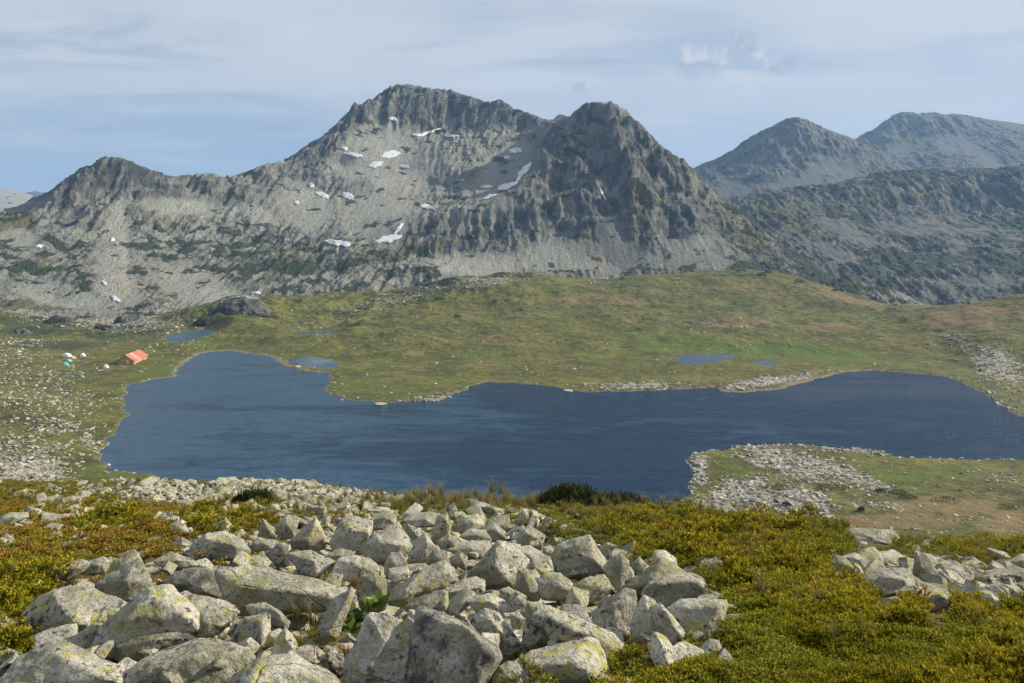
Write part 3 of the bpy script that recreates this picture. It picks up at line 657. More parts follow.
# ------------------------------------------------------------------ granite
from mathutils import noise as MN
def granite(name, crust_shade=0.0):
    t = NT(name)
    n1 = t.noise(2.2, detail=6, rough=.65); n2 = t.noise(9, detail=6, rough=.7); n3 = t.noise(45, detail=4, rough=.7)
    c = t.mix(t.ramp(n1, .35, .68), (.29, .278, .238), (.55, .525, .445))
    c = t.mix(t.ramp(n2, .42, .7, 0, .5), c, (.62, .595, .52))
    c = t.mix(t.ramp(n3, .52, .62, 0, .6), c, (.11, .108, .10))
    # black crust lichen, in flecks
    sp = t.math('ADD', t.noise(26, detail=4, rough=.6), t.math('MULTIPLY', t.noise(2.4, detail=3), .55))
    c = t.mix(t.ramp(sp, .85, .93, 0, .85), c, (.035, .033, .03))
    # sulphur-yellow map lichen
    ly = t.math('ADD', t.noise(15, detail=5, rough=.65, dist=.2), t.math('MULTIPLY', t.noise(1.7, t.mapv((1, 1, 1), loc=(4, 9, 2)), 3), .55))
    c = t.mix(t.ramp(ly, .84, .90, 0, .75), c, t.mix(n2, (.26, .27, .04), (.44, .42, .09)))
    # grey green film
    lg = t.math('ADD', t.noise(5, detail=6, rough=.7), t.math('MULTIPLY', t.noise(.8, t.mapv((1, 1, 1), loc=(1, 3, 7)), 3), .8))
    c = t.mix(t.ramp(lg, .80, 1.05, 0, .65), c, (.17, .175, .10))
    if crust_shade: c = t.mix(t.ramp(t.noise(3.5, detail=7, rough=.75), .42, .56, .95, .25), c, t.mix(n2, (.035, .037, .04), (.10, .10, .085)))  # dark lichen crust, deepened so the colour also carries shade
    h = t.math('ADD', t.math('MULTIPLY', n2, .05), t.math('MULTIPLY', n3, .018))
    h = t.math('ADD', h, t.math('MULTIPLY', t.noise(110, detail=2), .005))
    cr = t.ramp(t.math('ABSOLUTE', t.math('SUBTRACT', t.noise(.55, detail=2, rough=.5, dist=.3), .5)), 0, .002, -.015, 0)
    if not crust_shade: h = t.math('ADD', h, cr)
    return t.done(c, t.bump(h, 1.0, .9), rough=.9)
GRANITE = granite('lichened granite')
CRUSTED_SHADED = granite('shaded crusted granite', 1.0)

def rock_mesh(name, pts, size, seed, bev=.05, levels=3, amp=1.0, origin=None):
    bm = bmesh.new()
    for p in pts: bm.verts.new(p)
    bmesh.ops.convex_hull(bm, input=bm.verts)
    bmesh.ops.delete(bm, geom=[v for v in bm.verts if not v.link_faces], context='VERTS')
    bmesh.ops.dissolve_limit(bm, angle_limit=R(9), verts=bm.verts, edges=bm.edges)
    bmesh.ops.bevel(bm, geom=[e for e in bm.edges if len(e.link_faces) == 2 and e.calc_face_angle() > R(22)], offset=size * bev, segments=1, affect='EDGES', clamp_overlap=True)
    bmesh.ops.triangulate(bm, faces=bm.faces)
    for k in range(levels):
        lim = size * (.34, .17, .085, .045)[k]
        es = [e for e in bm.edges if e.calc_length() > lim]
        bmesh.ops.subdivide_edges(bm, edges=es, cuts=1, use_grid_fill=False)
        bmesh.ops.triangulate(bm, faces=[f for f in bm.faces if len(f.verts) > 3])
    bm.normal_update()
    off = Vector((seed * 3.7, seed * 1.3, seed * .7))
    for v in bm.verts:
        q = v.co / size
        d = MN.fractal(q * 2.4 + off, .9, 2.1, 4) * .034 + abs(MN.noise(q * 5 + off)) * -.030 + MN.noise(q * 14 + off) * .010
        t = MN.noise(Vector((q.z * 7, q.x * 1.2, q.y * 1.2)) + off) * .012
        v.co += v.normal * (d + t) * size * amp
    if origin is not None:
        for v in bm.verts: v.co -= Vector(origin)
    me = bpy.data.meshes.new(name); bm.to_mesh(me); bm.free()
    me.polygons.foreach_set('use_smooth', [True] * len(me.polygons))
    me.materials.append(GRANITE)
    return me

# (label, outline [(px,py)...], ridge [(px,py,nearness)...], base distance or None)
HERO = [
 ('broad lichen-spotted slab filling the bottom left corner', [(-15,690),(0,677),(20,655),(47,640),(65,641),(85,652),(105,660),(122,666),(130,690)], [(60,655,.35),(110,680,.3)]),
 ('wide pale slab at the bottom edge right of the corner slab', [(122,690),(127,672),(142,658),(170,645),(200,637),(230,640),(250,648),(258,657),(235,672),(190,690)], [(195,655,.35),(160,668,.3)]),
 ('small pointed rock behind the corner slab', [(65,645),(80,631),(93,623),(98,629),(92,645),(87,653)], [(91,630,.2)]),
 ('big grey boulder with dark left side among rusty shrubs', [(20,616),(40,595),(55,588),(70,585),(90,586),(110,595),(129,603),(108,618),(95,627),(80,631),(60,629),(42,622)], [(54,592,.3),(62,607,.35),(79,624,.3)]),
 ('yellow-lichened rock behind the big dark-sided boulder', [(92,584),(115,575),(125,564),(140,558),(150,575),(152,582),(130,601),(110,596)], [(125,580,.3)]),
 ('peaked rock at the left end of the pile', [(105,580),(112,561),(135,548),(141,556),(147,573),(150,581),(120,584)], [(120,572,.3),(140,565,.1)]),
 ('long diagonal slab leaning over a dark hollow', [(88,650),(100,626),(130,606),(150,583),(172,584),(178,600),(201,611),(200,630),(170,626),(150,613),(117,640),(103,656)], [(150,598,.3),(120,620,.3),(185,615,.25)]),
 ('mossy rock under the diagonal slab', [(103,652),(128,630),(150,624),(180,628),(196,638),(170,646),(142,658),(125,665)], [(150,640,.35)]),
 ('flat pale rock at the left edge above rusty shrubs', [(2,577),(15,570),(33,567),(43,575),(36,583),(10,583)], [(28,575,.3)]),
 ('small grey rock in front of the flat pale rock', [(21,584),(30,576),(42,580),(39,587)], [(33,580,.3)]),
 ('low pale rock beside the flat pale rock', [(42,576),(60,566),(75,561),(80,570),(62,578)], [(66,569,.3)]),
 ('pale rock left of the peaked rock', [(77,573),(85,562),(103,556),(113,560),(106,571),(86,575)], [(97,564,.3)]),
 ('dark-sided rock with a sunlit triangular face', [(160,582),(175,571),(205,565),(216,572),(223,584),(220,598),(205,593),(182,594)], [(206,568,.25),(203,591,.3)]),
 ('longest pale slab across the pile, left of centre', [(214,571),(235,566),(250,564),(280,571),(320,578),(350,586),(342,598),(320,601),(300,602),(285,611),(262,608),(240,606),(225,599),(220,586)], [(240,585,.25),(300,592,.25)]),
 ('knobbly yellow-spotted rock left of the grey wedge', [(172,612),(180,599),(192,593),(210,596),(226,600),(236,605),(242,613),(225,627),(205,637),(180,630)], [(190,606,.3),(228,608,.25),(205,622,.35)]),
 ('grey wedge with a bright right edge', [(226,634),(232,625),(246,617),(266,611),(271,613),(271,631),(263,644),(255,649),(240,643)], [(262,620,.3),(262,640,.3)]),
 ('thin curved slab behind the grey wedge', [(244,605),(265,602),(280,610),(291,622),(288,629),(272,619),(250,616)], [(275,610,.25)]),
 ('upright leaning slab in golden grass', [(316,633),(321,618),(331,600),(352,585),(356,590),(349,606),(339,626),(334,638),(325,637)], [(351,589,.25),(340,612,.3),(328,633,.3)]),
 ('lichened rock at the bottom edge, dark on its left', [(205,692),(255,659),(270,655),(290,650),(310,658),(325,668),(338,675),(344,692)], [(256,664,.3),(249,686,.3),(300,672,.3)]),
 ('small rock standing behind the bottom lichened rock', [(270,658),(275,640),(285,625),(297,640),(301,656),(285,658)], [(286,640,.25)]),
 ('blue grey block beside the golden grass', [(317,657),(330,651),(344,653),(346,668),(341,677),(325,670)], [(330,662,.2)]),
 ('tall pale boulder left of the big shadowed boulder', [(340,692),(344,660),(355,635),(368,612),(385,611),(403,620),(413,641),(408,665),(404,692)], [(385,640,.3),(370,672,.35)]),
 ('narrow splinter against the tall pale boulder', [(402,622),(408,615),(416,622),(414,645),(408,653),(404,638)], [(410,630,.2)]),
 ('big shadowed boulder with yellow lichen at bottom centre', [(402,692),(408,660),(413,640),(415,606),(425,604),(445,612),(465,621),(480,632),(500,648),(503,658),(489,675),(485,692)], [(420,612,.25),(470,628,.5),(494,657,.5),(480,686,.5)]),
 ('striped rock right of the big shadowed boulder', [(485,692),(498,666),(508,660),(526,672),(537,692)], [(508,676,.3)]),
 ('rounded pale rock above the green plant', [(330,576),(338,558),(352,554),(370,557),(380,566),(379,574),(365,581),(345,580)], [(358,566,.3)]),
 ('pale block half in shadow right of the green plant', [(355,592),(360,575),(375,571),(387,580),(388,601),(375,611),(360,606)], [(376,584,.3)]),
 ('yellow-green lichened block in the middle of the pile', [(385,602),(390,590),(410,575),(430,564),(446,560),(456,568),(456,580),(440,589),(415,599),(404,606),(394,604)], [(410,582,.3),(445,572,.25),(402,598,.3)]),
 ('flat-topped block with yellow front edge', [(434,604),(440,592),(455,582),(475,576),(486,580),(486,592),(470,601),(450,604)], [(450,592,.3),(480,587,.3)]),
 ('dark slab under the yellow-green block', [(403,607),(415,598),(440,590),(447,593),(432,607),(410,614)], [(425,602,.2)]),
 ('flat pale rock between the pointed block and shadowed boulder', [(464,601),(475,595),(490,593),(505,600),(516,610),(500,613),(475,608)], [(490,602,.3)]),
 ('large pointed block at the centre of the pile', [(466,575),(480,560),(490,546),(497,539),(509,540),(521,555),(531,560),(519,578),(511,588),(490,583),(472,579)], [(499,543,.3),(494,566,.45),(510,583,.35)]),
 ('small upright block right of the large pointed block', [(514,586),(517,570),(525,567),(536,580),(542,592),(532,599),(522,593)], [(524,574,.3),(530,592,.3)]),
 ('lichened slab in front of the cube-shaped block', [(535,581),(545,572),(560,572),(571,580),(579,593),(565,599),(548,599),(540,591)], [(560,586,.3)]),
 ('cube-shaped block at the right shoulder of the pile', [(550,556),(556,545),(565,540),(580,536),(591,533),(598,545),(606,560),(611,576),(590,579),(570,576),(554,571)], [(590,538,.35),(597,562,.4),(565,548,.3)]),
 ('small triangular stone lying on the cube-shaped block', [(568,575),(571,563),(578,556),(585,553),(594,576)], [(585,558,.45),(588,574,.5)]),
 ('yellow-edged slab below the cube-shaped block', [(572,584),(590,575),(607,577),(616,590),(600,598),(585,602),(575,596)], [(600,587,.3)]),
 ('rock with yellow patches right of the shadowed boulder', [(469,622),(475,613),(485,607),(500,612),(506,620),(516,636),(525,648),(510,656),(495,646),(485,633)], [(490,620,.3),(508,640,.3)]),
 ('smooth egg-shaped rock in front of the long slab', [(521,642),(525,620),(533,612),(545,618),(554,630),(552,641),(540,646),(527,649)], [(532,620,.3),(545,636,.25)]),
 ('long smooth slab sloping down to the right', [(519,611),(530,602),(550,605),(570,612),(595,625),(615,632),(623,645),(626,656),(605,663),(588,642),(565,643),(555,641),(548,622)], [(560,622,.2),(600,640,.2)]),
 ('big pale boulder with a dark undercut at the bottom edge', [(503,667),(530,650),(560,642),(590,635),(599,640),(608,660),(611,669),(598,677),(592,692),(530,692),(513,676)], [(530,667,.35),(572,661,.5),(595,676,.4)]),
 ('rounded greenish rock behind the double boulder', [(602,566),(610,558),(622,552),(630,562),(628,575),(619,591),(608,586)], [(622,562,.3)]),
 ('small pyramid rock behind the double boulder', [(626,573),(632,562),(640,556),(648,565),(641,576),(630,578)], [(640,563,.25)]),
 ('pale peaked boulder at the right end of the pile', [(616,592),(635,575),(650,563),(661,555),(675,566),(690,573),(682,586),(660,591),(642,598),(625,599)], [(661,562,.25),(652,580,.35)]),
 ('dark-fronted boulder leaning on the pale peaked boulder', [(640,593),(648,582),(665,575),(690,571),(703,577),(710,593),(709,602),(690,603),(670,607),(654,603)], [(655,583,.35),(700,582,.45),(690,580,.4)]),
 ('blocky boulder at the rightmost tip of the pile', [(664,608),(680,599),(700,602),(710,602),(718,597),(728,598),(730,606),(723,623),(710,635),(700,640),(685,632),(674,617)], [(688,608,.3),(718,606,.4)]),
 ('tall bulging rock beside the orange leaves', [(629,627),(633,610),(643,594),(656,600),(663,625),(663,649),(645,642),(632,642)], [(646,606,.3),(652,632,.35)]),
 ('leaning grey slab left of the rightmost boulder', [(649,606),(660,601),(670,612),(685,630),(689,636),(676,649),(665,652),(655,632)], [(664,610,.3),(680,634,.3)]),
 ('jumbled pale rock left of the tall bulging rock', [(592,612),(610,600),(625,586),(636,590),(638,600),(626,616),(629,636),(615,642),(600,637),(592,623)], [(615,604,.3),(612,626,.3)]),
 ('short stub wedged in the jumbled pale rock', [(608,611),(620,606),(631,617),(629,626),(618,621)], [(621,612,.5)]),
 ('long bleached rock lying on the crest at the right', [(845,531),(850,527),(870,533),(885,532),(893,529),(901,538),(890,544),(870,543),(855,543)], [(870,537,.2)]),
 ('yellowish rock left of the low white boulder', [(828,564),(835,555),(845,557),(857,570),(845,574),(833,571)], [(844,563,.3)]),
 ('grey rock behind the low white boulder', [(841,556),(855,552),(868,558),(866,568),(855,569)], [(856,559,.3)]),
 ('pale lump below the long bleached rock', [(867,561),(880,551),(890,551),(896,562),(880,565)], [(882,557,.3)]),
 ('low white boulder in the right-hand shrubs', [(853,584),(880,568),(900,567),(911,568),(916,586),(911,596),(885,593),(860,590)], [(885,576,.3),(905,580,.3)]),
 ('tall pointed rock beside the low white boulder', [(912,574),(914,549),(925,553),(939,572),(938,581),(928,587)], [(920,566,.3)]),
 ('thin wedge between the white boulder and pointed rock', [(907,572),(920,579),(927,588),(915,594)], [(917,584,.3)]),
 ('lichened rock in front of the pointed rock', [(908,597),(925,587),(945,588),(961,604),(955,611),(930,604)], [(940,595,.3)]),
 ('brown-sided round boulder right of the pointed rock', [(937,574),(950,564),(965,563),(976,575),(971,584),(945,584)], [(952,568,.3)]),
 ('wide grey rock at the right edge', [(969,582),(985,570),(1010,566),(1036,570),(1036,586),(1000,588),(980,589)], [(990,576,.3),(1015,574,.3)]),
 ('slanting pale rock in the long grass', [(978,590),(989,590),(1006,606),(1000,614),(985,606)], [(993,598,.3)]),
 ('pale rock at the right edge behind long grass', [(1008,587),(1020,589),(1036,598),(1036,609),(1014,604)], [(1022,595,.3)]),
 ('thin flat rock on the right crest', [(984,547),(1004,551),(1011,558),(1000,561)], [(1000,554,.3)]),
 ('rough rock on the crest at the right edge', [(1004,562),(1022,553),(1040,555),(1040,569),(1015,570)], [(1025,560,.3)]),
 ('wide lichened boulder above the longest slab', [(189,547),(205,533),(225,531),(242,538),(251,550),(238,559),(215,557),(195,555)], [(206,538,.25),(235,545,.3)]),
 ('lone pale rock on rusty turf', [(167,531),(174,524),(185,523),(189,532),(178,537)], [(182,529,.3)]),
 ('upright rock at the back of the pile', [(257,537),(262,517),(270,524),(277,537),(266,542)], [(267,528,.3)]),
 ('round rock behind the tilted spike', [(274,527),(285,516),(299,521),(294,536),(280,539)], [(288,524,.3)]),
 ('tilted spike of rock at the back of the pile', [(289,542),(300,530),(316,515),(319,525),(327,538),(312,550),(298,547)], [(315,524,.3),(305,540,.35)]),
 ('brownish slab under the upright rock', [(247,546),(258,537),(276,540),(273,549),(255,551)], [(264,543,.3)]),
 ('dark wedge left of the crumbled rock', [(264,554),(281,541),(296,560),(290,567),(275,564)], [(282,548,.3)]),
 ('crumbled pale rock behind the longest slab', [(284,553),(310,549),(325,555),(336,561),(318,577),(298,568)], [(312,560,.3)]),
 ('steep pale block left of the pile centre', [(329,542),(339,520),(355,515),(373,521),(372,546),(352,552),(338,554)], [(350,530,.35),(368,532,.3)]),
 ('long white slab left of the longest slab', [(152,561),(170,551),(190,557),(203,563),(182,568),(160,567)], [(178,560,.3)]),
 ('flat cap rock at the top of the pile', [(401,521),(410,513),(430,511),(441,513),(437,526),(415,527)], [(425,519,.3)]),
 ('square column right of the flat cap rock', [(429,542),(437,515),(447,511),(452,525),(449,539)], [(446,520,.3)]),
 ('pale dome at the top right of the pile', [(454,527),(461,515),(478,514),(485,525),(472,532)], [(472,521,.3)]),
 ('mossy flat rock under the pale dome', [(458,537),(468,528),(485,529),(492,539),(476,543)], [(478,535,.3)]),
 ('dark oblong rock beside the mossy flat rock', [(479,532),(494,522),(503,530),(506,538),(492,541)], [(496,530,.35)]),
 ('split rock behind the large pointed block', [(516,541),(519,529),(531,525),(546,535),(542,545),(524,548)], [(524,532,.3),(536,538,.3)]),
 ('slim leaning rock under the flat cap rock', [(401,542),(407,523),(420,529),(423,542)], [(414,532,.3)]),
 ('shark-fin rock below the flat cap rock', [(406,562),(415,540),(425,531),(436,546),(426,560)], [(427,543,.3)]),
 ('broad pale boulder at the upper left of the pile', [(357,548),(374,530),(400,528),(409,535),(413,549),(396,562),(368,562)], [(380,541,.3),(402,545,.3)]),
 ('flat rock on the back edge of the pile', [(361,523),(374,515),(386,509),(398,512),(396,523),(376,529)], [(385,517,.3)]),
 ('long pale slab behind the large pointed block', [(446,550),(470,540),(492,540),(488,552),(465,558)], [(472,548,.3)]),
 ('stub beside the yellow-green block', [(449,562),(458,549),(468,557),(466,570)], [(460,557,.3)]),
 ('smooth pale slope of rock right of the pointed block', [(503,546),(530,545),(547,556),(538,570),(520,563)], [(528,554,.25)]),
 ('yellow-patched rock above the yellow-green block', [(424,562),(434,548),(447,551),(451,566),(440,573)], [(438,557,.3)]),
 ('long grey rock at the far left of the rusty turf', [(-6,524),(0,517),(10,512),(28,512),(30,517),(8,526)], [(14,518,.3)]),
 ('low rock in the rusty turf left of the green shrub', [(46,521),(55,516),(64,517),(62,524),(49,526)], [(56,520,.3)]),
 ('whitish rock on top of the green shrub', [(67,517),(76,509),(84,515),(79,521)], [(77,514,.3)]),
 ('small white stone below the green shrub', [(70,532),(73,525),(79,531),(75,535)], [(75,529,.3)]),
 ('grey rock at the left edge of the rusty turf', [(-4,541),(6,532),(16,540),(11,544)], [(8,537,.3)]),
 ('tiny bright stone on the crest against the lake', [(368,490),(369,486),(373,485),(375,490)], [(372,487,.3)]),
 ('square grey block at the left of the yellow-green block', [(383,566),(390,553),(401,551),(408,563),(398,577),(386,577)], [(392,562,.3)]),
 ('pale slab between the golden grass and the steep pale block', [(322,556),(340,548),(356,551),(352,561),(336,566)], [(342,556,.3)]),
 ('mossy boulder under the pale dome and cap rock', [(436,541),(448,533),(460,538),(458,549),(443,551)], [(449,540,.3)]),
 ('flat stone on the right slope of the pile', [(498,590),(509,586),(521,594),(514,602),(501,600)], [(509,593,.3)]),
 ('yellow-topped block in the gap by the jumbled rock', [(508,600),(516,590),(527,596),(526,606),(514,610)], [(518,599,.3)]),
]
def make_hero(i, label, out, ridge):
    out = np.array(out, float); c = out.mean(0)
    bot = out[:, 1].max(); top = out[:, 1].min()
    bx = out[out[:, 1] > bot - .35 * (bot - top), 0].mean()
    h = hit(bx, min(bot, 720) - .06 * (bot - top), 1.8, 140, 700)
    if h is None: return None
    d0 = h[1]; m = d0 / F
    wpx = np.ptp(out[:, 0]); hpx = bot - top
    wid = wpx * m; hei = hpx * m
    T = .55 * min(wid, 2.2 * hei) + .12 * wid
    pts = []
    for x, y in out:
        f = (bot - y) / hpx
        pts.append(U(x, y, d0 + f * T * .75 + T * .12))
    for x, y, k in ridge:
        f = (bot - y) / hpx
        pts.append(U(x, y, d0 + f * T * .75 + T * .12 - k * T))
    for x, y in out:
        q = c + (np.array((x, y)) - c) * .74
        f = (bot - q[1]) / hpx
        pts.append(U(q[0], q[1] + .06 * hpx, d0 + T * (1.0 + .35 * f)))
    # foot sunk into the ground
    for x, y in out:
        if y > bot - .35 * hpx:
            p = U(c[0] + (x - c[0]) * .9, y, d0 + T * .3); g = float(ground_z(p[0], p[1]))
            pts.append(np.array([p[0], p[1], min(p[2], g) - .10 * hei]))
    size = math.sqrt(wid * max(hei, .3 * wid))
    ctr = np.mean(pts, 0); base = (ctr[0], ctr[1], float(ground_z(ctr[0], ctr[1])))
    me = rock_mesh('boulder', pts, size, i + 1, bev=.022, levels=4 if wpx > 45 else (3 if wpx > 20 else 2), amp=.75, origin=base)
    if any(w in label for w in ('shadowed boulder with', 'mossy rock under', 'dark slab under', 'dark wedge', 'dark-sided rock')): me.materials[0] = CRUSTED_SHADED  # dark-faced rocks: crust colour with their shade painted in
    o = bpy.data.objects.new('boulder', me); o.location = base; COL.objects.link(o)
    setp(o, label, 'boulder', 'boulders of the talus')
    return o, (c[0], c[1], wpx, hpx)
heroes = []
for i, (lb, a, b) in enumerate(HERO):
    r_ = make_hero(i, lb, a, b)
    if r_: heroes.append(r_)

# rocks of all sizes between them
def proto_pts(rs, kind=0):
    n = rs.randint(9, 15)
    p = rs.randn(n, 3); p /= np.linalg.norm(p, axis=1)[:, None]
    p = np.sign(p) * np.abs(p) ** .45
    p *= np.array([rs.uniform(.8, 1.35), rs.uniform(.7, 1.1), rs.uniform(.5, .85)]) * .5
    return p
rs = np.random.RandomState(11)
PROTO = [rock_mesh('boulder', proto_pts(rs), 1.0, 200 + k, bev=.025, levels=3, amp=.8) for k in range(12)]
def inpoly(P, x, y):
    ins = False
    for i in range(len(P)):
        ax, ay = P[i]; bx, by = P[(i + 1) % len(P)]
        if (ay > y) != (by > y) and x < ax + (y - ay) * (bx - ax) / (by - ay): ins = not ins
    return ins
PILE = [(-20,700),(-20,650),(30,636),(60,634),(20,600),(60,575),(150,545),(200,528),(255,515),(330,512),(450,508),(520,522),(595,530),(640,555),(735,597),(728,625),(690,645),(612,662),(600,700)]
HOLES = [(272,558,58,6),(160,563,24,9),(20,610,45,24),(20,650,30,22),(308,606,26,22),(330,638,30,10),(205,562,12,8),(240,528,40,9)]
RIGHT = [(826,575),(828,553),(850,545),(900,548),(985,545),(1040,552),(1040,612),(960,612),(905,598),(850,586)]
GRP = {'pile': ('small pale granite block wedged among the large boulders of the central pile', 'small blocks wedged in the pile'),
       'left': ('small pale granite block among the boulders and rusty shrubs at the left', 'small blocks among the left boulders'),
       'right': ('small rock among the grass and shrubs of the right-hand outcrop', 'small rocks of the right outcrop'),
       'turf': ('pale stone lying in the rusty turf at the left', 'stones in the rusty turf'),
       'green': ('pale stone showing through the green shrubs right of the pile', 'stones in the green shrubs'),
       'lip': ('pale stone on the rubble crest above the lake', 'stones on the rubble crest')}
nsmall = 0
def small(px, py, s_px, grp, flat=1.0, sink=.25):
    global nsmall
    h = hit(px, py, 2.2, 120, 400)
    if h is None: return
    s = s_px * h[1] / F
    o = bpy.data.objects.new('boulder', PROTO[rs.randint(12)]); COL.objects.link(o)
    e = Euler((rs.uniform(-.5, .5), rs.uniform(-.5, .5), rs.uniform(0, 6.28)))
    o.rotation_euler = e; o.scale = (s * rs.uniform(.9, 1.25), s * rs.uniform(.8, 1.2), s * rs.uniform(.7, 1.15) * flat)
    o.location = (h[0], h[1], h[2] + s * (.30 * flat - sink))
    setp(o, GRP[grp][0], 'boulder', GRP[grp][1]); nsmall += 1
cand = []
while len(cand) < 96:
    x, y = rs.uniform(0, 735), rs.uniform(514, 690)
    if not inpoly(PILE, x, y): continue
    if any(((x - a) / b) ** 2 + ((y - c) / d) ** 2 < 1 for a, c, b, d in HOLES): continue
    s = rs.uniform(14, 32) * (.55 + .75 * (y - 510) / 170)
    if any(math.hypot(x - a, (y - b) * 1.3) < (s + s2) * .40 for a, b, s2 in cand): continue
    cand.append((x, y, s))
for x, y, s in cand: small(x, y, s, 'left' if x < 225 else 'pile', sink=.1)
for _ in range(22):
    while True:
        x, y = rs.uniform(826, 1030), rs.uniform(545, 612)
        if inpoly(RIGHT, x, y): break
    small(x, y, rs.uniform(7, 16), 'right', sink=.12)
for x, y, s in [(100,511,12),(110,509,14),(120,512,10),(45,514,8),(25,523,12),(35,519,9),(38,516,7),(60,527,7),(100,531,9),(118,534,12),(135,521,7),(152,521,9),(160,524,7),(55,553,6),(12,553,12),(42,563,8),(80,556,12),(20,558,6),(130,537,6),(92,543,6),(175,541,8),(196,541,7),(28,538,9),(22,530,8),(5,530,6),(13,548,8),(48,567,7),(150,548,10),(165,548,9),(145,553,8),(185,548,7),(68,544,5),(140,526,5),(10,506,6),(52,505,7),(90,502,7),(30,500,5)]:
    small(x, y, s * 1.1, 'turf', flat=.6, sink=.12)
for x, y, s in [(697,541,24),(738,535,17),(724,542,10),(727,552,12),(730,558,7),(740,530,8),(790,561,10),(820,571,9),(720,580,12),(744,590,14),(735,611,9),(722,614,6),(790,566,6),(655,516,10),(640,514,9),(700,513,9),(715,511,14),(732,514,12),(600,515,12),(583,519,14),(570,519,8),(812,563,7),(838,578,9),(545,521,7),(620,513,6),(765,556,5)]:
    small(x, y, s, 'green', flat=.5, sink=.08)
for x, y, s in [(206,505,22),(226,506,14),(250,511,30),(270,511,22),(215,512,14),(198,516,13),(190,507,12),(170,507,12),(290,508,14),(310,505,9),(240,521,8),(208,521,14),(325,509,10),(160,513,8),(345,507,9),(365,506,9),(180,500,9),(388,504,8)]:
    small(x, y, s, 'lip', flat=.6, sink=.12)

# ------------------------------------------------------------------ scattered stuff, by geometry nodes
def scatter(name, label, cat_protos, P, rot, scl, tint, mat=None):
    me = bpy.data.meshes.new(name)
    me.vertices.add(len(P)); me.vertices.foreach_set('co', np.asarray(P, np.float32).ravel())
    for nm, tp, fld, a in (('rot', 'FLOAT_VECTOR', 'vector', rot), ('scl', 'FLOAT_VECTOR', 'vector', scl), ('tint', 'FLOAT', 'value', tint)):
        at = me.attributes.new(nm, tp, 'POINT'); at.data.foreach_set(fld, np.asarray(a, np.float32).ravel())
    o = bpy.data.objects.new(name, me); COL.objects.link(o)
    c = bpy.data.collections.new(name + ' kinds')
    for p in cat_protos: c.objects.link(p)
    g = bpy.data.node_groups.new(name, 'GeometryNodeTree')
    g.interface.new_socket('Geometry', in_out='INPUT', socket_type='NodeSocketGeometry')
    g.interface.new_socket('Geometry', in_out='OUTPUT', socket_type='NodeSocketGeometry')
    gi = g.nodes.new('NodeGroupInput'); go = g.nodes.new('NodeGroupOutput')
    ip = g.nodes.new('GeometryNodeInstanceOnPoints'); ci = g.nodes.new('GeometryNodeCollectionInfo')
    ci.inputs['Collection'].default_value = c; ci.inputs['Separate Children'].default_value = True; ci.inputs['Reset Children'].default_value = True
    ip.inputs['Pick Instance'].default_value = True
    def na(nm):
        n = g.nodes.new('GeometryNodeInputNamedAttribute'); n.data_type = 'FLOAT_VECTOR'; n.inputs['Name'].default_value = nm
        return [s for s in n.outputs if s.name == 'Attribute' and s.enabled][0]
    g.links.new(gi.outputs[0], ip.inputs['Points']); g.links.new(ci.outputs[0], ip.inputs['Instance'])
    g.links.new(na('rot'), ip.inputs['Rotation']); g.links.new(na('scl'), ip.inputs['Scale'])
    g.links.new(ip.outputs[0], go.inputs[0])
    md = o.modifiers.new('scatter', 'NODES'); md.node_group = g
    setp(o, label, kind='stuff')
    return o
def proto_obj(name, me): return bpy.data.objects.new(name, me)

def low_rock(seed, lv=1):
    r2 = np.random.RandomState(seed)
    m = rock_mesh('stone', proto_pts(r2), 1.0, 300 + seed, bev=.03, levels=lv, amp=1.0)
    m.polygons.foreach_set('use_smooth', [False] * len(m.polygons))
    return m
def stone_mat():
    t = NT('pale field stone')
    tn = t.attr('tint', 'INSTANCER')
    n = t.noise(1.2, detail=4)
    c = t.mix(tn, (.17, .165, .14), (.48, .455, .39))
    c = t.mix(t.ramp(n, .5, .75, 0, .5), c, (.16, .15, .12))
    c = t.mix(t.ramp(t.noise(7, detail=4, rough=.7), .5, .7, 0, .5), c, (.20, .20, .10))
    return t.done(c, t.bump(t.noise(6, detail=3), .08, .7), rough=.95)
STONE = stone_mat()
LOW = []
for k in range(6):
    m = low_rock(k); m.materials.clear(); m.materials.append(STONE); LOW.append(proto_obj('stone', m))

def cloud(n, x0, x1, d0, d1, seed, power=0.0):
    """points spread evenly by bearing and log distance"""
    r2 = np.random.RandomState(seed)
    t = (r2.uniform(x0, x1, n) - CX) / F
    d = np.exp(r2.uniform(math.log(d0), math.log(d1), n))
    X, Y = t * d, d
    return X, Y, r2
# mid distance: stones on the meadows and along the shores
X, Y, r2 = cloud(190000, -60, 1090, 125, 800, 5)
Z = ground_z(X, Y); px, py = proj(X, Y, Z)
vis = (py < 560)
b8 = fbm(X / 8, Y / 8, 4, 137); b30 = fbm(X / 28, Y / 28, 4, 139)
sd = sdist(LAKE, WOBX(X, Y), WOBY(X, Y))
st = ell(px, py, ST_MID, nx=b8)
p = .06 + .9 * np.clip(st * 1.15 + b8 * .5 - .25 * (st < .2), 0, 1) + .10 * sstep(.15, .6, b30) + .03 * sstep(0, .5, b8)
p = p + .55 * (1 - sstep(.3, 3.5, sd)) * sstep(-.3, .4, b8)
pnd = np.full(len(X), 99.)
for _, L, P in PONDS: pnd = np.minimum(pnd, sdist(P, X, Y))
k = vis & (r2.rand(len(X)) < p * .55) & (sd > -.5) & (pnd > .3)
X, Y, Z, st, sd = X[k], Y[k], Z[k], st[k], sd[k]
n = len(X)
s = (.55 + 1.1 * r2.rand(n) ** 3.0) * (.7 + Y / 700) * (.7 + .35 * st)
rot = np.stack([r2.uniform(-.4, .4, n), r2.uniform(-.4, .4, n), r2.uniform(0, 6.3, n)], -1)
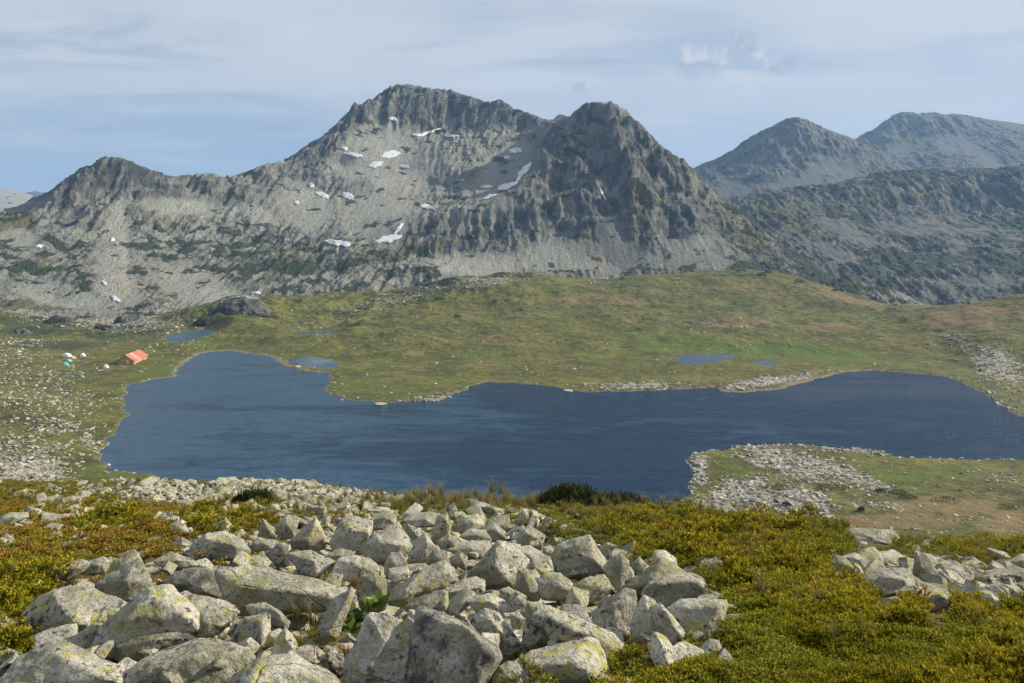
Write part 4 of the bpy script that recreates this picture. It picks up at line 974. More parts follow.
sc = np.stack([s * r2.uniform(.8, 1.4, n), s * r2.uniform(.8, 1.3, n), s * r2.uniform(.5, .9, n)], -1)
scatter('rubble', 'thousands of pale stones strewn over the meadows and lake shores', LOW, np.stack([X, Y, Z + s * .08], -1), rot, sc, np.clip(r2.normal(.6, .25, n), 0, 1))
print('mid stones', n)

# near rubble: gravel in the gaps of the pile, and the rubble field on the left lip
LOW2 = []
for k in range(5):
    m = low_rock(20 + k, 2); LOW2.append(proto_obj('stone', m))
X, Y, r2 = cloud(90000, -60, 1080, 3.0, 90, 6)
Z = ground_d(X, Y); px, py = proj(X, Y, Z)
b = fbm(X / 1.5, Y / 1.5, 3, 141); b8 = fbm(X / 6, Y / 6, 3, 142)
pile = ell(px, py, [(120,660,160,60,0,1),(420,600,250,70,8,1),(330,540,170,30,0,1),(520,560,110,45,20,1),(650,600,70,40,20,1),(940,580,90,22,3,.7)], nx=b * .4)
lip = ell(px, py, [(160,494,60,9,0,1),(250,496,110,11,0,1),(390,498,60,5,0,.6),(95,496,80,7,0,.45),(330,500,60,12,0,.6)], nx=b8 * .5) * (Y > 20)
turf = ell(px, py, [(100,530,160,30,0,1)])
p = np.maximum(np.maximum(.22 * pile, .95 * lip), .05 * turf + .004 * (Y > 12))
hol = ell(px, py, HOLES + [(655,655,34,16)])
k = (r2.rand(len(X)) < p * (1 - hol * (Y < 25)))
X, Y, Z, lip, pile = X[k], Y[k], Z[k], lip[k], pile[k]; n = len(X)
s = np.where(lip > .3, (.16 + .5 * r2.rand(n) ** 2.2) * (Y / 50) ** .4, (.05 + .24 * r2.rand(n) ** 2.0) * (Y / 7) ** .6)
rot = np.stack([r2.uniform(-.6, .6, n), r2.uniform(-.6, .6, n), r2.uniform(0, 6.3, n)], -1)
sc = np.stack([s * r2.uniform(.8, 1.5, n), s * r2.uniform(.8, 1.3, n), s * r2.uniform(.45, .8, n)], -1)
scatter('gravel', 'pale rubble between the boulders and on the crest above the lake', LOW2, np.stack([X, Y, Z + s * .1], -1), rot, sc, np.clip(r2.normal(.6, .25, n), 0, 1))
print('near stones', n, 'small', nsmall, 'heroes', len(heroes))
# ------------------------------------------------------------------ low plants
def leaf_mat(name, lo, hi, alt, rust, trans=.25):
    t = NT(name)
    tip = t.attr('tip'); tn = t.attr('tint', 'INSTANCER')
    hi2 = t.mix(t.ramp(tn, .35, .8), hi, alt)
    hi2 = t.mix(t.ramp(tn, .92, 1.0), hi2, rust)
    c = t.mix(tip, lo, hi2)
    pr = t.bsdf
    t.put(pr.inputs['Base Color'], c); pr.inputs['Roughness'].default_value = .65
    pr.inputs['Specular IOR Level'].default_value = .06
    tr = t.n.new('ShaderNodeBsdfTranslucent'); t.put(tr.inputs[0], c)
    mx = t.n.new('ShaderNodeMixShader'); mx.inputs[0].default_value = trans
    t.l.new(pr.outputs[0], mx.inputs[1]); t.l.new(tr.outputs[0], mx.inputs[2]); t.l.new(mx.outputs[0], t.out.inputs[0])
    return t.m
def shoots(name, n, rad, hgt, leaves, ll, lw, lean, seed, mat, up=.5):
    """a sprig: n stems, each set with small pointed leaves"""
    r2 = np.random.RandomState(seed); V, Fc, A = [], [], []
    for i in range(n):
        a = r2.uniform(0, 6.283); q = math.sqrt(r2.rand()) * rad
        b = np.array([math.cos(a) * q, math.sin(a) * q, 0.0])
        d = np.array([math.cos(a) * lean * q / rad, math.sin(a) * lean * q / rad, 1.0]) + r2.normal(0, .22, 3) * (1, 1, 0)
        d /= np.linalg.norm(d); H = hgt * r2.uniform(.55, 1.0) * (1 - .35 * (q / rad) ** 2)
        for j in range(leaves):
            f = (j + .5) / leaves
            o = b + d * H * f
            th = r2.uniform(0, 6.283)
            l = np.array([math.cos(th), math.sin(th), up + .6 * f]); l /= np.linalg.norm(l)
            s = np.cross(l, (0, 0, 1.0)); s /= np.linalg.norm(s) + 1e-9
            s = s * math.cos(r2.uniform(-.8, .8)) + np.cross(s, l) * math.sin(r2.uniform(-.8, .8))
            L = ll * r2.uniform(.7, 1.2); k = len(V)
            V += [o, o + l * L * .5 + s * lw, o + l * L, o + l * L * .5 - s * lw]; Fc.append((k, k + 1, k + 2, k + 3))
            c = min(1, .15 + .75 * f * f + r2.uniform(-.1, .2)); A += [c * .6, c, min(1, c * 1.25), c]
    o = mesh_obj(name, V, Fc, mat, link=False)
    at = o.data.attributes.new('tip', 'FLOAT', 'POINT'); at.data.foreach_set('value', np.array(A, np.float32))
    return o
def blades(name, n, rad, hgt, w, seed, mat, bend=.5):
    r2 = np.random.RandomState(seed); V, Fc, A = [], [], []
    for i in range(n):
        a = r2.uniform(0, 6.283); q = r2.rand() * rad
        b = np.array([math.cos(a) * q, math.sin(a) * q, 0.0]); th = r2.uniform(0, 6.283)
        o = np.array([math.cos(th), math.sin(th), 0]); s = np.array([-o[1], o[0], 0]) * w
        H = hgt * r2.uniform(.5, 1.1); B = H * bend * r2.uniform(.2, 1.2)
        k = len(V)
        for f in (0, .4, .75, 1):
            p = b + o * B * f * f + np.array([0, 0, H * f * (1 - .15 * f)])
            ww = (1 - f) * .9 + .1
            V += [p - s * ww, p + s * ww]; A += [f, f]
        for j in range(3): Fc.append((k + 2 * j, k + 2 * j + 1, k + 2 * j + 3, k + 2 * j + 2))
    o = mesh_obj(name, V, Fc, mat, link=False)
    at = o.data.attributes.new('tip', 'FLOAT', 'POINT'); at.data.foreach_set('value', np.array(A, np.float32))
    return o
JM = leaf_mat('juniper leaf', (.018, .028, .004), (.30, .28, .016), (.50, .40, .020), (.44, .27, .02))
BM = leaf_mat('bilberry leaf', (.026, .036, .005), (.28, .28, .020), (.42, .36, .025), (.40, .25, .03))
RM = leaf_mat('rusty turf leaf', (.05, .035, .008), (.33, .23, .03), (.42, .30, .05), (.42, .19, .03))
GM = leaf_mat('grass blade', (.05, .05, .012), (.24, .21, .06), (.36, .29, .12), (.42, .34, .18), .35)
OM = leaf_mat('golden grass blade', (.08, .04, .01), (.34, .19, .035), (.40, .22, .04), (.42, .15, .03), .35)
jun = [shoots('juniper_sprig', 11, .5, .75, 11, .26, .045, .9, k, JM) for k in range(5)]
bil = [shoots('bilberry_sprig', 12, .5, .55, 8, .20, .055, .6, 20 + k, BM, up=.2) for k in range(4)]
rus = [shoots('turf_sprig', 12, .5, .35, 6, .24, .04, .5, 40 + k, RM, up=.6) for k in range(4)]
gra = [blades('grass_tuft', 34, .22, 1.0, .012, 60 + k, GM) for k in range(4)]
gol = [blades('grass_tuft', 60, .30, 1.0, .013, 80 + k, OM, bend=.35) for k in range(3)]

def cover(name, label, protos, n, x0, x1, d0, d1, seed, prob, size, tintf, dz=0.0, tilt=.3, mound=1.6):
    X, Y, r2 = cloud(n, x0, x1, d0, d1, seed)
    Z = ground_d(X, Y); px, py = proj(X, Y, Z)
    b = fbm(X / .42, Y / .42, 3, seed + 7) * .75 + fbm(X / 1.5, Y / 1.5, 2, seed + 8) * .5; b5 = fbm(X / 4.5, Y / 4.5, 3, seed + 9)
    p = prob(px, py, X, Y, b, b5)
    p = p * (1 - np.clip(1.4 * ell(px, py, HVALL, nx=b * .15), 0, 1))
    k = r2.rand(n) < p
    X, Y, Z, b, b5, px, py = X[k], Y[k], Z[k], b[k], b5[k], px[k], py[k]; m = len(X)
    s = size(px, py, X, Y, b, b5) * r2.uniform(.7, 1.3, m)
    rot = np.stack([r2.uniform(-tilt, tilt, m), r2.uniform(-tilt, tilt, m), r2.uniform(0, 6.3, m)], -1)
    sc = np.stack([s, s, s * r2.uniform(.8, 1.25, m)], -1)
    lift = np.clip(b, -.12, .8) * s * mound * (1 - .8 * ell(px, py, [(930,585,140,45)]))
    tint = np.clip(tintf(px, py, X, Y, b, b5) + r2.normal(0, .2, m), 0, 1)
    print(name, m)
    return scatter(name, label, protos, np.stack([X, Y, Z + lift + dz * s], -1), rot, sc, tint)
PILEV = [(110,675,200,34,0,1.1),(90,600,110,26,0,1),(230,610,150,60,0,1),(440,610,190,90,0,1.1),(560,640,60,50,0,1),(640,620,70,36,0,1),(680,598,45,28,10,1),(340,545,170,30,0,1),(500,548,90,34,10,1),(590,565,28,36,0,1),(200,545,50,12,0,.9),(440,522,70,10,0,.9)]
HVALL = [(h[0], h[1] + h[3] * .28, h[2] * .50, h[3] * .55, 0, 1) for _, h in heroes] + [(h[0], h[1] + h[3] * .8, h[2] * .55, h[3] * .9, 0, .8) for _, h in heroes if h[0] > 800]
HV = [(h[0], h[1] + h[3] * .12, h[2] * .5, h[3] * .42, 0, 1) for _, h in heroes if h[0] > 800]
def rocky(px, py, b):
    return np.clip(ell(px, py, PILEV, nx=b * .25) - ell(px, py, [(a, c, bb, d, 0, 1) for a, c, bb, d in HOLES]), 0, 1)
# juniper: the deep cushion at the lower right, and patches up to the crest
def pj(px, py, X, Y, b, b5):
    z = ell(px, py, [(830,660,260,70,0,1.3),(700,665,90,40,0,1),(1000,640,150,50,0,1.3),(860,610,160,30,0,1.1),(660,680,60,25,0,1),(760,600,70,36,-30,1),(690,550,60,26,0,.6),(800,535,60,16,0,.6),(640,535,60,14,0,.5),(980,552,70,8,0,.7),
                     (15,610,50,26,0,1),(20,655,34,24,0,1),(110,525,34,8,0,.9),(60,498,70,5,0,.4),(210,533,60,10,0,.5),(250,523,50,7,0,.5),(30,590,60,10,0,.9)], nx=b5 * .5)
    out = ell(px, py, [(890,578,48,14,0,1),(935,588,35,12,0,1),(985,576,60,10,0,1),(925,560,14,18,0,1),(850,562,26,8,0,1),(1000,598,40,10,0,.7)])
    return np.clip(z - out * .9, 0, 1) * (1 - rocky(px, py, b)) * (Y < 45)
cover('juniper', 'low olive juniper and bilberry cushions carpeting the slope', jun, 110000, -180, 1300, 2.6, 45, 301, pj,
      lambda px, py, X, Y, b, b5: .070 * (np.minimum(Y, 12) / 4) ** .75 * (np.maximum(Y, 12) / 12) ** .3 * (1 + .3 * b), lambda px, py, X, Y, b, b5: .30 + .8 * b + .3 * b5 - .15 * (px < 200) + .12 * (py > 600) * (px > 600), mound=3.4, tilt=.5)
def pb(px, py, X, Y, b, b5):
    z = np.where(px > 430, .75 + .6 * b5, .35 + .6 * b5)
    out = ell(px, py, [(760,553,40,10,0,.7),(740,560,30,14,0,.6),(890,578,48,14,0,1),(935,588,35,12,0,1),(985,576,60,10,0,1),(850,562,26,8,0,1)])
    lip = ell(px, py, [(160,494,60,9,0,1),(250,500,110,12,0,1)], nx=b * .5) * (Y > 20)
    return np.clip(z - out - .8 * lip, 0, 1) * (1 - rocky(px, py, b))
cover('bilberry', 'green and yellowing bilberry shrubs between the boulders and the crest', bil, 140000, -420, 1500, 3.0, 70, 302, pb,
      lambda px, py, X, Y, b, b5: .062 * (np.minimum(Y, 12) / 4) ** .75 * (np.maximum(Y, 12) / 12) ** .3, lambda px, py, X, Y, b, b5: .38 + .5 * b + .3 * b5 - .2 * (px > 430))
def pr_(px, py, X, Y, b, b5):
    z = ell(px, py, [(110,530,220,36,0,1),(40,560,90,20,0,1),(745,558,40,10,0,.6),(160,562,26,9,0,1),(300,503,80,8,0,.5),(275,556,60,7,0,1),(60,590,60,10,0,.6),(110,510,160,16,0,1),(728,612,20,16,0,.8),(990,560,40,8,0,.3)], nx=b * .4)
    lip = ell(px, py, [(165,494,60,8,0,1),(250,500,100,10,0,1)], nx=b * .5) * (Y > 20)
    return np.clip(z - .7 * lip, 0, 1) * (1 - rocky(px, py, b))
cover('turf', 'rusty orange and olive turf on the left slope', rus, 100000, -250, 1090, 3.0, 75, 303, pr_,
      lambda px, py, X, Y, b, b5: .070 * (np.minimum(Y, 12) / 4) ** .75 * (np.maximum(Y, 12) / 12) ** .3, lambda px, py, X, Y, b, b5: .5 + .6 * b + .4 * b5)
def pg(px, py, X, Y, b, b5):
    z = ell(px, py, [(470,512,90,9,0,1),(400,505,60,7,0,.9),(620,520,120,10,0,.7),(745,552,30,14,0,.8),(800,530,50,9,0,.7),(950,545,90,10,0,.9),(970,595,60,20,0,1),(880,600,90,10,0,.5),(640,545,60,10,0,.4),(330,508,90,6,0,.6),(40,500,90,8,0,.4),(570,528,60,10,0,.5),(1000,560,60,14,0,.5),(745,575,40,20,0,.4),(900,555,30,6,0,.8)], nx=b * .5)
    return np.clip(z + .04 + .1 * (b5 > .25), 0, 1) * (1 - .9 * rocky(px, py, b)) * (.5 + .5 * ell(px, py, [(480,506,90,9)]))
cover('grass', 'thin pale grass along the crest and around the right-hand outcrop', gra, 26000, -40, 1090, 3.5, 60, 304, pg,
      lambda px, py, X, Y, b, b5: .16 * (Y / 6) ** .55 * (1 + .5 * ell(px, py, [(480,506,90,9)])), lambda px, py, X, Y, b, b5: .5 + .4 * b, tilt=.2)

# golden tufts growing in the pile
tufts = [(304,640,22,'green-gold grass tuft between the longest slab and the leaning slab'),(312,618,30,'tall gold tuft left of the upright leaning slab'),(298,612,24,'short tuft at the foot of the longest slab'),
         (312,652,22,'rust-orange tuft in front of the upright leaning slab'),(330,654,24,'bright orange tuft right of the rust-orange tuft'),(346,648,20,'orange tuft at the foot of the green plant'),(298,648,16,'small orange tuft by the small standing rock'),(355,582,16,'thin gold tuft above the green plant')]
for i, (x, y, hp, lb) in enumerate(tufts):
    h = hit(x, y, 2.2, 60, 500)
    o = bpy.data.objects.new('grass_tuft', gol[i % 3].data if i not in (0, 1, 2) else gra[i].data); COL.objects.link(o)
    s = hp * h[1] / F; o.location = (h[0], h[1] - .05, h[2] - .02); o.scale = (s * 1.3, s * 1.3, s); o.rotation_euler = (0, 0, i * 1.3)
    setp(o, lb, 'grass', 'grass tufts growing in the pile')

# plants that stand out
PM = leaf_mat('pine needle', (.012, .018, .006), (.06, .075, .018), (.085, .09, .02), (.1, .09, .02), .15)
BARK = flat_mat('bark', (.12, .085, .055))
def pine_shrub(name, label, px, py, wpx, hpx, seed, n, group=None, d=None, parts=True):
    h = hit(px, py, 3, 900, 1200) if d is None else None
    if d is not None:
        p = U(px, py, d); h = np.array([p[0], p[1], float(ground_z(p[0], p[1]))])
    if h is None:
        print('missed', px, py); return None
    m = h[1] / F; w, H = wpx * m, hpx * m
    r2 = np.random.RandomState(seed); V, Fc, A = [], [], []
    for i in range(n):
        a = r2.uniform(0, 6.283); q = math.sqrt(r2.rand())
        x, y = math.cos(a) * q * w / 2, math.sin(a) * q * w / 3.2
        top = H * (1 - .75 * q ** 2.2) * r2.uniform(.7, 1.08)
        for j in range(7):
            f = .35 + .65 * (j + r2.rand()) / 7
            o = np.array([x, y, top * f]); th = r2.uniform(0, 6.283)
            l = np.array([math.cos(th), math.sin(th), .9 + f]); l /= np.linalg.norm(l)
            s = np.cross(l, (0, 0, 1.)); L = H * .34 * r2.uniform(.6, 1.1); W_ = H * .045; k = len(V)
            V += [o, o + l * L * .5 + s * W_, o + l * L, o + l * L * .5 - s * W_]; Fc.append((k, k + 1, k + 2, k + 3))
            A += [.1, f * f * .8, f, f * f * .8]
    if parts:
        e = bpy.data.objects.new(name, None); COL.objects.link(e); e.location = (h[0], h[1], h[2] - .05)
        e.empty_display_size = .1
        o = mesh_obj('foliage', V, Fc, PM, parent=e)
        sv, sf = [], []
        for i in range(10):
            a = r2.uniform(0, 6.283); q = r2.uniform(.2, .8); b = len(sv); rr_ = H * .035
            e1 = np.array([math.cos(a) * q * w / 2, math.sin(a) * q * w / 3.2, H * .6])
            for P0, r0 in ((np.array([e1[0] * .15, e1[1] * .15, -.1 * H]), rr_), (e1 * (.7, .7, .5), rr_ * .7), (e1, rr_ * .3)):
                for t_ in range(5): sv.append(P0 + np.array([math.cos(t_ * 1.2566), math.sin(t_ * 1.2566), 0]) * r0)
            for L_ in range(2):
                for t_ in range(5): sf.append((b + L_ * 5 + t_, b + L_ * 5 + (t_ + 1) % 5, b + L_ * 5 + 5 + (t_ + 1) % 5, b + L_ * 5 + 5 + t_))
        mesh_obj('stem', sv, sf, BARK, parent=e)
        top = e
    else:
        o = mesh_obj(name, V, Fc, PM); o.location = (h[0], h[1], h[2] - .05 * H); top = o
    at = o.data.attributes.new('tip', 'FLOAT', 'POINT'); at.data.foreach_set('value', np.array(A, np.float32))
    setp(top, label, 'shrub', group)
    return top
pine_shrub('dwarf_pine', 'dark green dwarf pine among the rubble left of centre', 256, 507, 52, 20, 1, 420)
pine_shrub('dwarf_pine', 'tallest dark dwarf pine on the crest against the lake', 572, 512, 76, 25, 2, 620, d=26)
pine_shrub('dwarf_pine', 'low dwarf pine trailing right of the tallest one on the crest', 618, 514, 76, 17, 3, 460, d=23.5)
pine_shrub('dwarf_pine', 'narrow end of the dwarf pine row on the crest', 536, 511, 24, 9, 4, 160, d=27)
ridge = [(731,269.5,12,4),(741,271.5,10,4),(761,276,11,5),(768,273,9,4),(799,283,11,5),(835,291,8,4),(846,289.5,9,4),(878,301,8,4),(892,311,16,4),(933,304,12,3.5),(967,299,14,4.5),(966,303.5,10,3),(991,299,14,4),(622,279,7,3),]
for i, (x, y, w, hh) in enumerate(ridge):
    pine_shrub('dwarf_pine', 'tiny dark pine shrub dotted along the plateau skyline', x, y + 1, w, hh, 20 + i, 60, 'pine shrubs along the plateau skyline', parts=(w > 18))
for i, (x, y, w, hh) in enumerate([(457,318,7,4),(494,304,6,4),(521,311,5,3),(298,303,10,4),(440,300,10,4),(470,285,12,4),(500,277,14,4),(410,296,12,4),(425,303,8,3),(530,276,10,3)]):
    pine_shrub('dwarf_pine', 'small dark pine shrub on the slope below the plateau skyline', x, y, w, hh, 50 + i, 50, 'pine shrubs on the plateau slope', parts=(w > 18))
for i, (x, y, w, hh) in enumerate([(777,489,26,4),(833,490,34,6),(880,493,12,5),(898,494,20,5),(908,499,20,5),(945,502,34,5),(861,511,8,5),(786,506,10,5),(1010,508,30,4),(800,483,14,3)]):
    pine_shrub('dwarf_pine', 'flat dark shrub patch on the rubble spit beyond the crest', x, y, w, hh, 70 + i, 110, 'shrub patches on the rubble spit', parts=(w > 18))
# orange-leaved plant and a green rosette in the pile
LFM = leaf_mat('broad leaf', (.03, .05, .01), (.10, .15, .03), (.10, .15, .03), (.1, .15, .03))
OLM = leaf_mat('orange leaf', (.2, .09, .01), (.45, .19, .02), (.45, .24, .03), (.45, .24, .03))
def small_plant(name, label, px, py, hpx, mat, seed, n=8, leaves=9):
    h = hit(px, py, 2.5, 60, 500); s = hpx * h[1] / F
    o = shoots(name, n, .45, .8, leaves, .42, .11, .8, seed, mat); COL.objects.link(o)
    o.location = (h[0], h[1] - .05, h[2]); o.scale = (s, s, s)
    setp(o, label, 'plant')
small_plant('plant', 'dark green leafy plant growing between pale blocks left of the pile centre', 361, 622, 44, LFM, 5)
small_plant('plant', 'orange-leaved plant at the foot of the tall bulging rock', 645, 650, 17, OLM, 6, 12, 7)
# ------------------------------------------------------------------ snow patches lying on the main mountain
SNOWM = NT('old snow'); SNOWM.bsdf.inputs['Roughness'].default_value = .6
SNOWM.done(SNOWM.mix(SNOWM.noise(.3, detail=4), (.42, .45, .47), (.72, .74, .76)), SNOWM.bump(SNOWM.noise(.5, detail=3), .5, .5))
TA = XA[0] / YA[0]
def zA(x, y):
    t = x / y; j = (t - TA[0]) / (TA[1] - TA[0]); i = (y - YA[0, 0]) / (YA[1, 0] - YA[0, 0])
    j = np.clip(j, 0, len(TA) - 1.001); i = np.clip(i, 0, YA.shape[0] - 1.001)
    i0 = i.astype(int); j0 = j.astype(int); a = i - i0; b = j - j0
    return (ZA[i0, j0] * (1 - a) * (1 - b) + ZA[i0 + 1, j0] * a * (1 - b) + ZA[i0, j0 + 1] * (1 - a) * b + ZA[i0 + 1, j0 + 1] * a * b)
def hitA(px, py):
    a, b = ray(px, py); d = np.arange(YA[0, 0] + 2, YA[-1, 0] - 5, 1.5)
    z = zA(a * d, d); k = np.argmax(z >= b * d)
    return d[k], z[k]
SNOW = [(354,155.5,9,2.6,10,'oval snow patch left of the largest snow patch'),(345,149,3,1.8,0,'snow dot above the oval snow patch'),(390,155,10,4.0,-12,'largest snow patch in the bowl below the main summit'),
 (376,165,7,3.4,-15,'snow patch just below the largest one'),(404,167,5.5,2,0,'small snow patch right of the bowl centre'),(429,133,11,2.2,-20,'long tilted snow patch under the summit wall'),(416,135.5,5,1.8,5,'short snow patch beside the tilted one under the summit wall'),
 (393,119.5,4,2,10,'tiny snow patch right under the main summit'),(452,136.5,7,1.4,0,'thin grey snow streak high on the bowl rim'),(322,195,8,2.8,18,'snow patch low on the left side of the bowl'),(312,186,3,2,30,'snow dot on the left side of the bowl'),(348,196.5,7,3.6,20,'rounded snow patch left of the scree fan'),
 (297,203,2.5,1.8,0,'lonely snow dot far left of the bowl'),(427,207,7,2.6,15,'snow patch at the left foot of the shoulder ridge'),(338,243.5,13,4.0,8,'wide snow patch at the lower left of the scree fan'),(388,239.5,11,4.2,-12,'snow patch at the bottom right of the scree fan'),
 (398,230.5,9,2.2,-55,'rising tail of the snow at the bottom right of the scree fan'),(487,187,6,1.8,0,'snow patch above the shoulder ridge'),(490,197,8,2,-20,'thin snow strip along the shoulder ridge'),(507,186.5,9,4.0,-20,'large snow patch in the gully left of the pyramid'),
 (524,171.5,11,3.4,-48,'steep snow tongue in the gully left of the pyramid'),(515,151,7,3,-5,'snow patch high in the gully left of the pyramid'),(507,158,3,1.8,0,'snow dot left of the high gully snow patch'),(603,196,7,1.2,65,'thin snow streak in the central gully of the pyramid'),
 (40,247,4,1.8,0,'snow dot on the flank of the left peak'),(113,240,2,2.4,0,'snow dot in the gully of the left peak'),(105,284,3,1.8,30,'small upper snow patch below the left peak'),(116,299.5,5.5,2.3,35,'larger lower snow patch below the left peak'),(256,294,5,1.8,0,'snow patch near the foot of the massif behind the mound')]
for i, (x, y, a, b, an, lb) in enumerate(SNOW):
    d, z = hitA(x, y); m = d / F
    th = np.linspace(0, 2 * math.pi, 33)[:-1]; V, Fc = [], []
    # the patch is draped over the rock: outline found where the rock really is
    rr_ = 1 + .75 * fbm(np.cos(th) * 1.9 + i * 5, np.sin(th) * 1.9, 5, 200 + i, .6)
    an = R(an); rings = [0, .35, .7, 1.0]
    c3 = None
    pts = []
    for q in rings:
        row = []
        for k, t in enumerate(th):
            u, v = math.cos(t) * a * rr_[k] * q, math.sin(t) * b * .85 * rr_[k] * q
            X_, Y_ = x + u * math.cos(an) - v * math.sin(an), y + u * math.sin(an) + v * math.cos(an)
            dd, zz = hitA(X_, Y_)
            dd = min(max(dd, d - 45), d + 60)
            al, be = ray(X_, Y_)
            row.append((al * dd, dd, float(zA(np.array(al * dd), np.array(float(dd))))))
        pts.append(row)
    fl = np.array([p for row in pts for p in row], float)
    cf, *_ = np.linalg.lstsq(np.c_[fl[:, :2] - fl[0, :2], np.ones(len(fl))], fl[:, 2], rcond=None)
    pl = np.c_[fl[:, :2] - fl[0, :2], np.ones(len(fl))] @ cf
    V = [(p[0], p[1] - .6, .45 * q_ + .55 * p[2] + (1.2 if qi < 96 else .5)) for qi, (p, q_) in enumerate(zip(fl, pl))]
    n = 32
    for r_i in range(3):
        for k in range(n): Fc.append((r_i * n + k, r_i * n + (k + 1) % n, (r_i + 1) * n + (k + 1) % n, (r_i + 1) * n + k))
    o = mesh_obj('snow_patch', V, Fc, SNOWM.m, smooth=True)
    setp(o, lb, 'snow patch', 'snow patches on the massif')

# ------------------------------------------------------------------ hut and tents by the far shore
def box(V, Fc, x0, x1, y0, y1, z0, z1):
    k = len(V); V += [(x0, y0, z0), (x1, y0, z0), (x1, y1, z0), (x0, y1, z0), (x0, y0, z1), (x1, y0, z1), (x1, y1, z1), (x0, y1, z1)]
    Fc += [tuple(k + i for i in f) for f in ((0, 3, 2, 1), (4, 5, 6, 7), (0, 1, 5, 4), (1, 2, 6, 5), (2, 3, 7, 6), (3, 0, 4, 7))]
ROOF = flat_mat('orange red metal roof', (.40, .14, .09), .5, .1, .5)
ROOFW = flat_mat('white roof sheet', (.50, .27, .22), .5, .08, .5)
WALLY = flat_mat('yellow painted boards', (.50, .33, .06))
WHITE = flat_mat('white paint', (.72, .72, .70), var=.04)
DARKG = flat_mat('dark window glass', (.03, .035, .04), .2)
STN = flat_mat('stone base', (.30, .28, .25), sc=1.5)
g = hit(126, 364.5, 300, 520, 900)
hut = bpy.data.objects.new('mountain_hut', None); COL.objects.link(hut); hut.location = tuple(g); hut.rotation_euler = (0, 0, R(5))
setp(hut, 'mountain hut with orange-red roof and yellow gable by the far shore', 'hut')
# gable end looks along -Y of the hut; the ridge runs back along +Y
W2, LN, WH, AP = 3.9, 19.0, 2.1, 4.9
V, Fc = [], []
V = [(-W2, 0, -1.5), (W2, 0, -1.5), (W2, 0, WH), (0, 0, AP), (-W2, 0, WH), (-W2, LN, -1.5), (W2, LN, -1.5), (W2, LN, WH), (0, LN, AP), (-W2, LN, WH)]
Fc = [(0, 1, 2, 3, 4), (6, 5, 9, 8, 7), (1, 6, 7, 2), (5, 0, 4, 9)]
mesh_obj('wall', V, Fc, WALLY, parent=hut)
V, Fc = [], []; box(V, Fc, -W2 - .15, W2 + .15, -.15, LN + .15, -1.6, .5); mesh_obj('stone_base', V, Fc, STN, parent=hut)
def roof_side(s, y0, y1, lift, name, mat, parent, th=.12):
    e = W2 + .9; dz = (AP - WH) / W2 * .9
    A_ = [(0, AP + .05 + lift), (s * e, WH - dz + .05 + lift)]
    V = []
    for y in (y0, y1):
        for (x, z) in A_: V += [(x, y, z), (x, y, z + th)]
    F_ = [(0, 1, 3, 2), (4, 6, 7, 5), (0, 4, 5, 1), (2, 3, 7, 6), (1, 5, 7, 3), (0, 2, 6, 4)]
    return mesh_obj(name, V, F_, mat, parent=parent)
rf = roof_side(1, -.7, LN + .7, 0, 'roof', ROOF, hut); roof_side(-1, -.7, LN + .7, 0, 'roof', ROOF, hut)
wp = roof_side(1, 4.2, 8.4, .13, 'roof_panel', ROOFW, rf, .03); wp['label'] = 'pale sheet in the middle of the red roof'
V, Fc = [], []; box(V, Fc, -.45, .45, 14, 14.9, 3.4, 5.7); mesh_obj('chimney', V, Fc, STN, parent=rf)
V, Fc = [], []; box(V, Fc, .4, 1.4, -.06, .05, .5, 2.3); dr = mesh_obj('door', V, Fc, WHITE, parent=hut)
for a in (-2.7, -1.1, 2.1):
    V, Fc = [], []; box(V, Fc, a, a + 1.0, -.06, .05, .9, 1.8); w_ = mesh_obj('window', V, Fc, WHITE, parent=hut)
    V, Fc = [], []; box(V, Fc, a + .12, a + .88, -.08, .0, 1.0, 1.7); mesh_obj('pane', V, Fc, DARKG, parent=w_)
for b_ in (2.5, 6.5, 10.5):
    V, Fc = [], []; box(V, Fc, W2 - .05, W2 + .06, b_, b_ + 1.1, .8, 1.6); w_ = mesh_obj('window', V, Fc, WHITE, parent=hut)

def tent(label, px, py, w, l, h, col, rot, group):
    g = hit(px, py, 300, 600, 900)
    e = bpy.data.objects.new('tent', None); COL.objects.link(e); e.location = tuple(g); e.rotation_euler = (0, 0, R(rot))
    m = flat_mat('tent cloth', col, .7, .06, 1)
    V, Fc = [], []; n = 9; r_ = 12
    for i in range(n):
        f = -1 + 2 * i / (n - 1); s = math.sqrt(max(0, 1 - f * f)) * .95 + .05
        for j in range(r_ + 1):
            a = math.pi * j / r_; V.append((math.cos(a) * w / 2 * (.55 + .45 * s), f * l / 2, math.sin(a) ** .8 * h * s - .05))
    for i in range(n - 1):
        for j in range(r_): k = i * (r_ + 1) + j; Fc.append((k, k + 1, k + r_ + 2, k + r_ + 1))
    mesh_obj('fly', V, Fc, m, parent=e, smooth=True)
    V = [(w * .12 * c, -l / 2 * .97 - .02 - .0 * i, 0) for i, c in enumerate((-1, 1))]
    V, Fc = [(-w * .2, -l * .46, -.02), (w * .2, -l * .46, -.02), (0, -l * .36, h * .72), (-w * .2, -l * .51, -.02), (w * .2, -l * .51, -.02), (0, -l * .41, h * .72)], [(0, 2, 1), (3, 4, 5), (0, 1, 4, 3), (1, 2, 5, 4), (2, 0, 3, 5)]
    mesh_obj('door', V, Fc, flat_mat('tent door', tuple(c * .5 for c in col)), parent=e)
    setp(e, label, 'tent', group)
tent('long white tent, leftmost of the camp beside the hut', 67, 356.5, 3.2, 5.5, 2.0, (.78, .76, .70), 70, 'tents near the hut')
tent('small sand-yellow tent against the long white tent', 73, 358.5, 2.4, 3.0, 1.3, (.60, .50, .28), 60, 'tents near the hut')
tent('small white tent right of the long white tent', 83, 356.5, 2.6, 3.0, 1.9, (.80, .80, .80), 20, 'tents near the hut')
